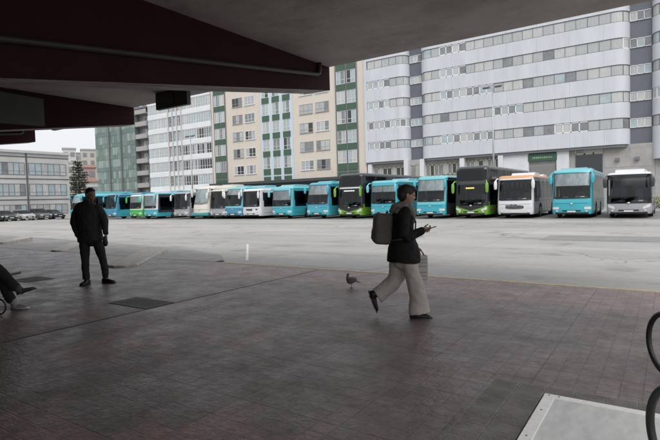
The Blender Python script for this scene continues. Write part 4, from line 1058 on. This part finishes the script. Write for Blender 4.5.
def head(mb, c, yaw, tilt, s=1.0):
    M = Matrix.Rotation(yaw, 3, 'Z') @ Matrix.Rotation(tilt, 3, 'Y')          # face looks along local +x
    def q(x, y, z): return Vector(c) + M @ Vector((x, y, z)) * s
    def el(x, y, z, a, b, d): mb.ball(q(x, y, z), (a * s, b * s, d * s), 18, 12, M=M)
    el(-.012, 0, .03, .096, .077, .088); el(.02, 0, -.02, .072, .064, .088); el(.035, 0, -.075, .045, .042, .038)
    el(.062, 0, .02, .03, .055, .022); el(.092, 0, -.018, .016, .012, .02); el(.083, 0, .0, .014, .009, .025)
    el(.08, 0, -.052, .014, .024, .007); el(.077, 0, -.064, .015, .022, .008)
    for sg in (-1, 1): el(-.005, sg * .078, -.01, .017, .009, .03); el(.06, sg * .035, -.025, .022, .02, .02)
    return M, q
def eyes(parent, M, q, s=1.0):
    for sg in (-1, 1):
        b = MB(); p = q(.079, sg * .03, .006); b.ball(p, .0095 * s, 10, 8); b.build('eye', mat('eye_dark', (.03, .02, .02), .2), parent, smooth=True)
def shoe(parent, heel, toe, m, sole=None, h=.075, wd=.045, anklep=None):
    heel, toe = Vector(heel), Vector(toe); d = (toe - heel).normalized(); up = Vector((0, 0, 1)); up = (up - d * up.dot(d)).normalized() if abs(d.z) < .9 else Vector((d.z < 0 and 1 or -1, 0, 0))
    b = MB(); ln = (toe - heel).length
    b.tube([heel + d * .03 + up * h * .5, heel + d * ln * .3 + up * h * .48, heel + d * ln * .6 + up * h * .38, heel + d * (ln - .04) + up * h * .3],
           [(h * .5, wd * .8), (h * .5, wd * .85), (h * .38, wd), (h * .28, wd * .8)], 14, side=d.cross(up), round_ends=True)
    if anklep is not None: b.tube([Vector(anklep), heel + d * .07 + up * h * .5], [.055, .05], 12, round_ends=True)
    o = remesh(b, 'shoe', m, .007, parent, 2)
    s_ = MB(); s_.tube([heel + d * .0 + up * .008, heel + d * ln * .3 + up * .008, heel + d * ln * .65 + up * .008, toe + up * .008], [(.011, wd * .75), (.01, wd * .8), (.01, wd * 1.05), (.01, wd * .55)], 14, side=d.cross(up))
    s_.build('sole', sole or BLKP, o, smooth=True); return o

# --- woman walking
wo = CP((405 - 330) / 500 * 6.22, 6.22); P = Vector
woman = empty('person', wo, YAW, 'person in black jacket and wide taupe trousers striding right while looking at a phone', 'person')
B = MB()
hc_ = (.035, -.02, 1.53); Mh, qh = head(B, hc_, R(-4), R(14))
B.tube([(-.01, 0, 1.33), (.01, 0, 1.40), (.022, -.01, 1.46)], [.06, .053, .05], 14)
B.tube([(-.04, 0, .84), (-.035, 0, 1.0), (-.04, 0, 1.2), (-.03, 0, 1.33)], [(.105, .15), (.09, .13), (.1, .16), (.07, .13)], 18, side=(0, 1, 0), round_ends=True)
B.tube([(-.02, -.085, .86), (.07, -.09, .49), (.10, -.09, .11)], [.078, .05, .034], 14, round_ends=True)          # leading leg
B.tube([(.10, -.09, .10), (.14, -.09, .06), (.24, -.09, .035)], [.034, .024, .018], 10, round_ends=True)
B.tube([(-.05, .085, .86), (-.08, .09, .46), (-.38, .09, .27)], [.078, .05, .034], 14, round_ends=True)          # trailing leg
B.tube([(-.38, .09, .27), (-.43, .09, .26), (-.38, .09, .10)], [.034, .034, .024], 10, round_ends=True)
B.tube([(-.03, -.17, 1.31), (-.05, -.2, 1.05), (.17, -.16, 1.09)], [.047, .037, .025], 12, round_ends=True)
hand(B, (.18, -.16, 1.095), (1, .1, .05), (0, -.8, -.5), (0, -.3, 1), .75, .95)
B.tube([(-.03, .17, 1.31), (.03, .2, 1.04), (.16, .2, .86)], [.047, .037, .025], 12, round_ends=True)
hand(B, (.165, .2, .85), (.25, 0, -1), (0, 1, 0), (1, 0, 0), 1.1, .95)
body = remesh(B, 'body', SK2, .0055, woman, 2); eyes(woman, Mh, qh)
h = MB(); 
for (x, y, z, a, b, d) in ((-.022, 0, .042, .103, .087, .09), (-.055, 0, -.01, .075, .08, .085), (.03, 0, .085, .07, .07, .04), (-.07, .0, .03, .07, .07, .07)): h.ball(qh(x, y, z), (a, b, d), 16, 12, M=Mh)
remesh(h, 'hair', HAIR, .008, woman, 3)
J = MB()
J.tube([(-.03, 0, .70), (-.028, 0, .80), (-.035, 0, .95), (-.045, 0, 1.1), (-.045, 0, 1.22), (-.03, 0, 1.32), (-.01, 0, 1.37)], [(.205, .225), (.2, .215), (.165, .195), (.15, .2), (.14, .21), (.11, .18), (.08, .09)], 26, side=(0, 1, 0))
J.tube([(-.02, -.18, 1.31), (-.055, -.22, 1.18), (-.06, -.235, 1.04), (-.02, -.225, 1.02), (.08, -.195, 1.045), (.17, -.165, 1.08)], [.075, .075, .068, .066, .055, .045], 14, round_ends=True)
J.tube([(-.02, .18, 1.31), (.02, .22, 1.18), (.045, .225, 1.04), (.11, .215, .94), (.155, .2, .87)], [.075, .07, .062, .053, .045], 14, round_ends=True)
fold(remesh(J, 'jacket', JKT, .010, woman, 3))
b = MB(); b.tube([(-.055, 0, 1.29), (-.04, 0, 1.35), (.0, 0, 1.40), (.012, 0, 1.43)], [(.15, .165), (.14, .14), (.095, .1), (.075, .08)], 20, side=(0, 1, 0)); b.tube([(.05, -.06, 1.38), (.095, -.05, 1.30), (.10, -.04, 1.2)], [.035, .035, .025], 10, round_ends=True)
fold(remesh(b, 'scarf', SCF, .009, woman, 3))
T = MB()
T.tube([(-.03, 0, .92), (-.03, 0, .80), (-.02, 0, .74)], [(.14, .17), (.155, .18), (.15, .17)], 22, side=(0, 1, 0), round_ends=True)
T.tube([(.0, -.085, .80), (.045, -.09, .62), (.085, -.09, .47), (.12, -.09, .28), (.145, -.09, .065)], [(.12, .095), (.098, .09), (.092, .085), (.105, .09), (.125, .095)], 20, side=(0, 1, 0))
T.tube([(-.06, .085, .80), (-.085, .09, .62), (-.10, .09, .50), (-.155, .09, .42), (-.25, .09, .345), (-.365, .09, .265)], [(.125, .095), (.115, .09), (.105, .088), (.10, .085), (.098, .085), (.10, .088)], 20, side=(0, 1, 0))
fold(remesh(T, 'trousers', KHK, .009, woman, 2))
shoe(woman, (.02, -.09, .0), (.295, -.10, .0), SHO, anklep=(.09, -.09, .11))
shoe(woman, (-.475, .09, .325), (-.375, .10, .045), SHO, anklep=(-.40, .09, .28))
# backpack, phone, paper bag are things of their own
bp = empty('backpack', woman.location, YAW, 'olive grey boxy backpack worn on the back of the person with the phone', 'backpack')
b = MB(); M = Matrix.Translation((-.285, 0, 1.12)) @ Matrix.Rotation(R(5), 4, 'Y'); b.box(-.115, .115, -.15, .15, -.195, .19, M=M)
b.build('pack', mat('olive_fabric', (.095, .085, .072), .85, noise=.2, nscale=6, bump=.5, bscale=20), bp, bevel=.06, segs=4)
b = MB(); b.tube([(-.395, 0, .98), (-.40, 0, 1.0), (-.39, 0, 1.1), (-.375, 0, 1.13)], [(.02, .09), (.028, .1), (.028, .1), (.02, .09)], 14, side=(0, 1, 0), round_ends=True); b.build('front_pocket', MT['olive_fabric'], bp, smooth=True)
for sg in (-1, 1):
    b = MB(); b.tube([(-.2, sg * .09, 1.27), (-.1, sg * .115, 1.375), (.03, sg * .125, 1.345), (.11, sg * .14, 1.2), (.09, sg * .19, 1.06), (-.06, sg * .213, 1.0), (-.2, sg * .1, .97)], [(.009, .024)] * 7, 8, side=(0, 1, 0)); b.build('strap', MT['olive_fabric'], bp, smooth=True)
b = MB(); b.tube([(-.22, -.03, 1.30), (-.22, -.015, 1.335), (-.22, .015, 1.335), (-.22, .03, 1.30)], .008, 8); b.build('carry_loop', BLKP, bp)
ph = MB(); M = Matrix.Translation((.285, -.155, 1.115)) @ Matrix.Rotation(R(-18), 4, 'Y'); ph.box(-.07, .07, -.036, .036, -.004, .005, M=M)
pho = ph.build('phone', BLKP, None, bevel=.004); pho.location = woman.location; pho.rotation_euler = (0, 0, YAW); tag(pho, 'dark phone held out in the walking person\'s near hand', 'phone')
ph = MB(); ph.box(-.063, .063, -.032, .032, .0052, .0056, M=M); ph.build('screen', glass('phone_screen', (.04, .045, .05)), pho)
bag = empty('paper_bag', woman.location, YAW, 'pale grey patterned carrier bag hanging from the far hand of the walking person', 'bag')
b = MB(); b.prism_x([(.17, .37), (.285, .37), (.27, .745), (.185, .745)], .15, .31); bo = b.build('bag_body', mat('bag_paper', (.5, .49, .47), .7, noise=.1, nscale=8), bag, bevel=.006)
q = MB()
for z in (.43, .475, .52, .60, .645, .69): q.box(.165, .295, .168 - 0, .1715, z, z + .012)
q.build('bag_print', mat('bag_print', (.30, .29, .28), .7), bo)
for yy in (.19, .27):
    b = MB(); b.tube([(.18, yy, .74), (.185, yy, .79), (.20, .22, .815), (.245, yy, .79), (.27, yy, .74)], .005, 6); b.build('handle', BLKP, bag)

# --- man standing
mo = CP((93 - 330) / 500 * 9.5, 9.5)
man = empty('person', mo, YAW, 'person standing in a long dark coat with one hand in pocket, near the left', 'person')
B = MB(); Mh, qh = head(B, (-.015, -.01, 1.715), R(-38), R(8), 1.04)
B.tube([(-.07, 0, 1.50), (-.05, 0, 1.58), (-.03, 0, 1.66)], [.07, .062, .058], 14)
B.tube([(-.08, 0, .93), (-.08, 0, 1.12), (-.085, 0, 1.36), (-.08, 0, 1.5)], [(.17, .12), (.15, .11), (.19, .13), (.15, .09)], 18, side=(0, 1, 0), round_ends=True)
B.tube([(-.17, .0, .95), (-.175, -.02, .50), (-.19, .02, .13)], [.09, .058, .042], 14, round_ends=True); B.tube([(-.19, .03, .09), (-.195, -.04, .05), (-.20, -.1, .035)], [.034, .024, .018], 10, round_ends=True)
B.tube([(.02, .04, .95), (.11, .06, .52), (.115, .16, .11)], [.09, .058, .042], 14, round_ends=True); B.tube([(.11, .16, .1), (.18, .13, .055), (.28, .10, .035)], [.034, .024, .018], 10, round_ends=True)
B.tube([(-.27, 0, 1.46), (-.37, .04, 1.19), (-.27, -.05, .98)], [.055, .045, .032], 12, round_ends=True); hand(B, (-.265, -.06, .97), (.35, -.2, -1), (-1, -.3, 0), (0, -1, 0), .8)
B.tube([(.12, 0, 1.46), (.20, .02, 1.19), (.245, -.04, .97)], [.055, .045, .032], 12, round_ends=True); hand(B, (.25, -.04, .955), (.05, -.05, -1), (1, 0, 0), (0, -1, 0), .7)
remesh(B, 'body', SK, .006, man, 2); eyes(man, Mh, qh, 1.04)
h = MB()
for (x, y, z, a, b, d) in ((-.022, 0, .045, .098, .082, .085), (-.055, 0, .0, .068, .076, .075), (.02, 0, .085, .07, .065, .03)): h.ball(qh(x, y, z), (a * 1.04, b * 1.04, d * 1.04), 16, 12, M=Mh)
remesh(h, 'hair', HAIR, .008, man, 3)
J = MB()
J.tube([(-.065, 0, .83), (-.07, 0, .95), (-.08, 0, 1.12), (-.09, 0, 1.3), (-.09, 0, 1.44), (-.075, 0, 1.53), (-.06, -.0, 1.585)], [(.225, .17), (.222, .165), (.21, .16), (.228, .165), (.235, .16), (.18, .125), (.085, .09)], 26, side=(0, 1, 0))
J.tube([(-.255, 0, 1.455), (-.335, .02, 1.33), (-.38, .04, 1.19), (-.33, .0, 1.08), (-.275, -.05, .97)], [.082, .08, .076, .068, .057], 14, round_ends=True)
J.tube([(.105, 0, 1.455), (.17, .01, 1.33), (.205, .02, 1.19), (.225, -.01, 1.08), (.245, -.035, .99)], [.082, .078, .07, .062, .053], 14, round_ends=True)
fold(remesh(J, 'coat', COAT, .011, man, 3))
b = MB(); b.tube([(-.08, 0, 1.53), (-.055, 0, 1.585), (-.045, 0, 1.61)], [(.115, .11), (.09, .09), (.078, .08)], 20, side=(0, 1, 0)); remesh(b, 'collar', COAT, .009, man, 2)
z_ = MB(); z_.tube([(-.09, -.158, 1.5), (-.09, -.168, 1.2), (-.085, -.178, .85)], .006, 6); z_.build('zip', MT['tyre'], man)
T = MB(); T.tube([(-.08, .01, .99), (-.08, .01, .86)], [(.19, .135), (.185, .13)], 20, side=(0, 1, 0), round_ends=True)
T.tube([(-.165, 0, .90), (-.175, -.015, .68), (-.178, -.02, .49), (-.185, .0, .3), (-.19, .02, .11)], [(.10, .11), (.085, .095), (.070, .08), (.062, .07), (.060, .066)], 18, side=(0, 1, 0))
T.tube([(.02, .035, .90), (.07, .05, .70), (.115, .06, .52), (.12, .11, .32), (.118, .155, .13)], [(.10, .11), (.088, .095), (.072, .08), (.062, .07), (.060, .066)], 18, side=(0, 1, 0))
fold(remesh(T, 'trousers', TRS, .009, man, 2))
shoe(man, (-.17, .09, 0), (-.215, -.17, 0), SHO, h=.10, wd=.058, anklep=(-.19, .035, .2)); shoe(man, (.045, .19, 0), (.33, .09, 0), SHO, h=.10, wd=.058, anklep=(.118, .155, .2))
g_ = empty('small_bag', man.location, YAW, 'small dark bag hanging from the standing person\'s hand', 'bag')
b = MB(); b.tube([(.245, -.075, .90), (.25, -.075, .80), (.25, -.075, .76)], [(.035, .03), (.05, .035), (.04, .03)], 14, side=(0, 1, 0), round_ends=True); b.build('bag_body', BLKP, g_, smooth=True)
b = MB(); b.tube([(.225, -.075, .88), (.25, -.075, .93), (.275, -.075, .88)], .007, 6); b.build('handle', BLKP, g_)

# --- person seated at the left edge
so_ = CP((0 - 330) / 500 * 7.35, 7.35)
sp = empty('person', so_, YAW, 'person seated at the left edge with crossed legs, only trousers and shoes in view', 'person')
B = MB(); Mh, qh = head(B, (-.50, 0, 1.27), 0, R(5))
B.tube([(-.54, 0, 1.06), (-.52, 0, 1.14), (-.51, 0, 1.21)], [.065, .058, .055], 14)
B.tube([(-.56, 0, .54), (-.58, 0, .72), (-.57, 0, .95), (-.55, 0, 1.07)], [(.12, .17), (.11, .15), (.12, .18), (.08, .14)], 18, side=(0, 1, 0), round_ends=True)
B.tube([(-.54, .09, .54), (-.12, .08, .50), (.08, .06, .12)], [.085, .058, .04], 14, round_ends=True); B.tube([(.08, .06, .11), (.14, .06, .06), (.25, .05, .035)], [.034, .024, .018], 10, round_ends=True)
B.tube([(-.54, -.09, .56), (-.10, -.02, .66), (.19, .0, .32)], [.085, .058, .04], 14, round_ends=True); B.tube([(.19, 0, .31), (.25, 0, .27), (.38, 0, .28)], [.034, .024, .018], 10, round_ends=True)
for sg in (-1, 1):
    B.tube([(-.55, sg * .19, 1.03), (-.50, sg * .23, .78), (-.27, sg * .1, .72)], [.05, .04, .028], 12, round_ends=True); hand(B, (-.26, sg * .1, .72), (1, -sg * .3, -.05), (0, 0, 1), (0, -sg, 0), .4)
remesh(B, 'body', SK2, .006, sp, 2); eyes(sp, Mh, qh)
h = MB()
for (x, y, z, a, b, d) in ((-.022, 0, .045, .098, .082, .085), (-.055, 0, .0, .068, .076, .075)): h.ball(qh(x, y, z), (a, b, d), 16, 12, M=Mh)
remesh(h, 'hair', HAIR, .008, sp, 3)
J = MB(); J.tube([(-.56, 0, .50), (-.58, 0, .7), (-.575, 0, .9), (-.555, 0, 1.04), (-.53, 0, 1.1)], [(.16, .2), (.15, .185), (.15, .21), (.12, .18), (.07, .08)], 22, side=(0, 1, 0))
for sg in (-1, 1): J.tube([(-.55, sg * .19, 1.03), (-.53, sg * .24, .9), (-.50, sg * .245, .78), (-.38, sg * .17, .74), (-.28, sg * .105, .725)], [.07, .068, .06, .052, .045], 12, round_ends=True)
fold(remesh(J, 'jacket', JKT, .011, sp, 3))
T = MB(); T.tube([(-.56, 0, .60), (-.54, 0, .53)], [(.15, .19), (.15, .18)], 18, side=(0, 1, 0), round_ends=True)
T.tube([(-.52, .09, .54), (-.30, .085, .52), (-.12, .08, .49), (-.03, .07, .33), (.055, .06, .15)], [.105, .09, .082, .072, .072], 16, round_ends=True)
T.tube([(-.52, -.09, .57), (-.30, -.05, .62), (-.10, -.02, .64), (.04, -.01, .49), (.165, .0, .345)], [.105, .092, .084, .074, .07], 16, round_ends=True)
fold(remesh(T, 'trousers', TRS, .009, sp, 2))
shoe(sp, (.20, .0, .215), (.48, .0, .30), mat('grey_shoe', (.085, .08, .078), .7), anklep=(.20, 0, .32), sole=BLKP); shoe(sp, (.06, .06, 0), (.33, .05, 0), mat('pale_sneaker', (.30, .29, .27), .7), sole=fr_white, anklep=(.09, .06, .12))
# bench
bn = empty('bench', CP((0 - 330) / 500 * 7.35 - .6, 7.35), YAW, 'metal bench under the seated person, mostly outside the left edge', 'bench')
MB().box(-.22, .25, -1.0, 1.0, .40, .44).build('seat', mat('bench_metal', (.12, .12, .125), .4, .6), bn, bevel=.01)
MB().box(-.30, -.26, -1.0, 1.0, .55, .85).build('backrest', MT['bench_metal'], bn, bevel=.01)
for yy in (-.8, .8):
    b = MB(); b.tube([(-.28, yy, .85), (-.24, yy, .42), (-.20, yy, 0)], .02, 8); b.tube([(.2, yy, .40), (.2, yy, 0)], .02, 8); b.tube([(-.24, yy, .39), (.2, yy, .39)], .018, 8); b.build('leg', MT['bench_metal'], bn)
# shopping trolley with wheel showing at the left edge
tr = empty('shopping_trolley', CP((-17.0 - 330) / 500 * 6.75, 6.75), YAW, 'two wheeled shopping trolley at the left edge, only its dark wheel rim in view', 'trolley')
for yy in (-.2, .2):
    wh = empty('wheel', (0, yy, .125)); wh.parent = tr
    MB().tube([(math.cos(a) * .112, 0, math.sin(a) * .112) for a in [2 * math.pi * i / 32 for i in range(32)]], .012, 8, close=True).build('tyre', blk, wh, smooth=True)
    b = MB()
    for k_ in range(5): a = 2 * math.pi * k_ / 5; b.tube([(0, 0, 0), (math.cos(a) * .105, 0, math.sin(a) * .105)], .004, 6)
    b.build('spokes', blk, wh)
b = MB(); b.tube([(0, -.2, .125), (0, .2, .125)], .01, 8); 
for yy in (-.13, .13): b.tube([(0, yy, .125), (-.06, yy, .5), (-.2, yy, 1.0), (-.27, yy, 1.03)], .01, 8)
b.tube([(-.27, -.13, 1.03), (-.27, .13, 1.03)], .012, 8); b.build('frame', iron, tr)
MB().prism_x([(-.16, .12), (.16, .12), (.17, .72), (-.17, .72)], -.33, -.12).build('bag', mat('trolley_fabric', (.03, .04, .07), .8), tr, bevel=.03)

# ------------------------------------------------------------------ pigeon
pc = atZ(351.5, 288.3, 0)
pg = empty('pigeon', (pc.x, pc.y, 0), YAW, 'small dark grey pigeon standing on the paving near the yellow line', 'bird')
B = MB(); My = Matrix.Rotation(R(-14), 3, 'Y')
B.ball((0, 0, .135), (.085, .06, .058), 18, 12, M=Matrix.Rotation(R(20), 3, 'Z') @ My); B.ball((-.045, .0, .155), (.045, .042, .045)); B.tube([(-.05, 0, .16), (-.06, -.005, .20), (-.055, -.01, .232)], [.034, .024, .02], 12, round_ends=True)
B.ball((-.052, -.012, .238), (.024, .019, .02)); B.tube([(-.03, -.02, .238), (-.014, -.024, .232)], [.006, .002], 6)
B.tube([(.06, .02, .125), (.12, .035, .10), (.15, .045, .09)], [(.02, .03), (.012, .03), (.006, .028)], 10, side=(0, 1, 0))
remesh(B, 'body', mat('pigeon_grey', (.16, .145, .155), .6, noise=.3, nscale=25), .005, pg, 2)
for sg in (-1, 1):
    b = MB(); b.ball((.015, sg * .055, .14), (.08, .012, .038), 14, 10, M=My); b.build('wing', mat('pigeon_wing', (.14, .125, .135), .6, noise=.3, nscale=40), pg, smooth=True)
    b = MB(); b.tube([(0, sg * .02, .09), (0, sg * .02, .012)], .005, 6)
    for a in (-40, 0, 40, 180): b.tube([(0, sg * .02, .008), (-math.cos(R(a)) * .03, sg * .02 + math.sin(R(a)) * .03, .004)], .0035, 5)
    b.build('leg', mat('pigeon_leg', (.35, .16, .13), .6), pg)
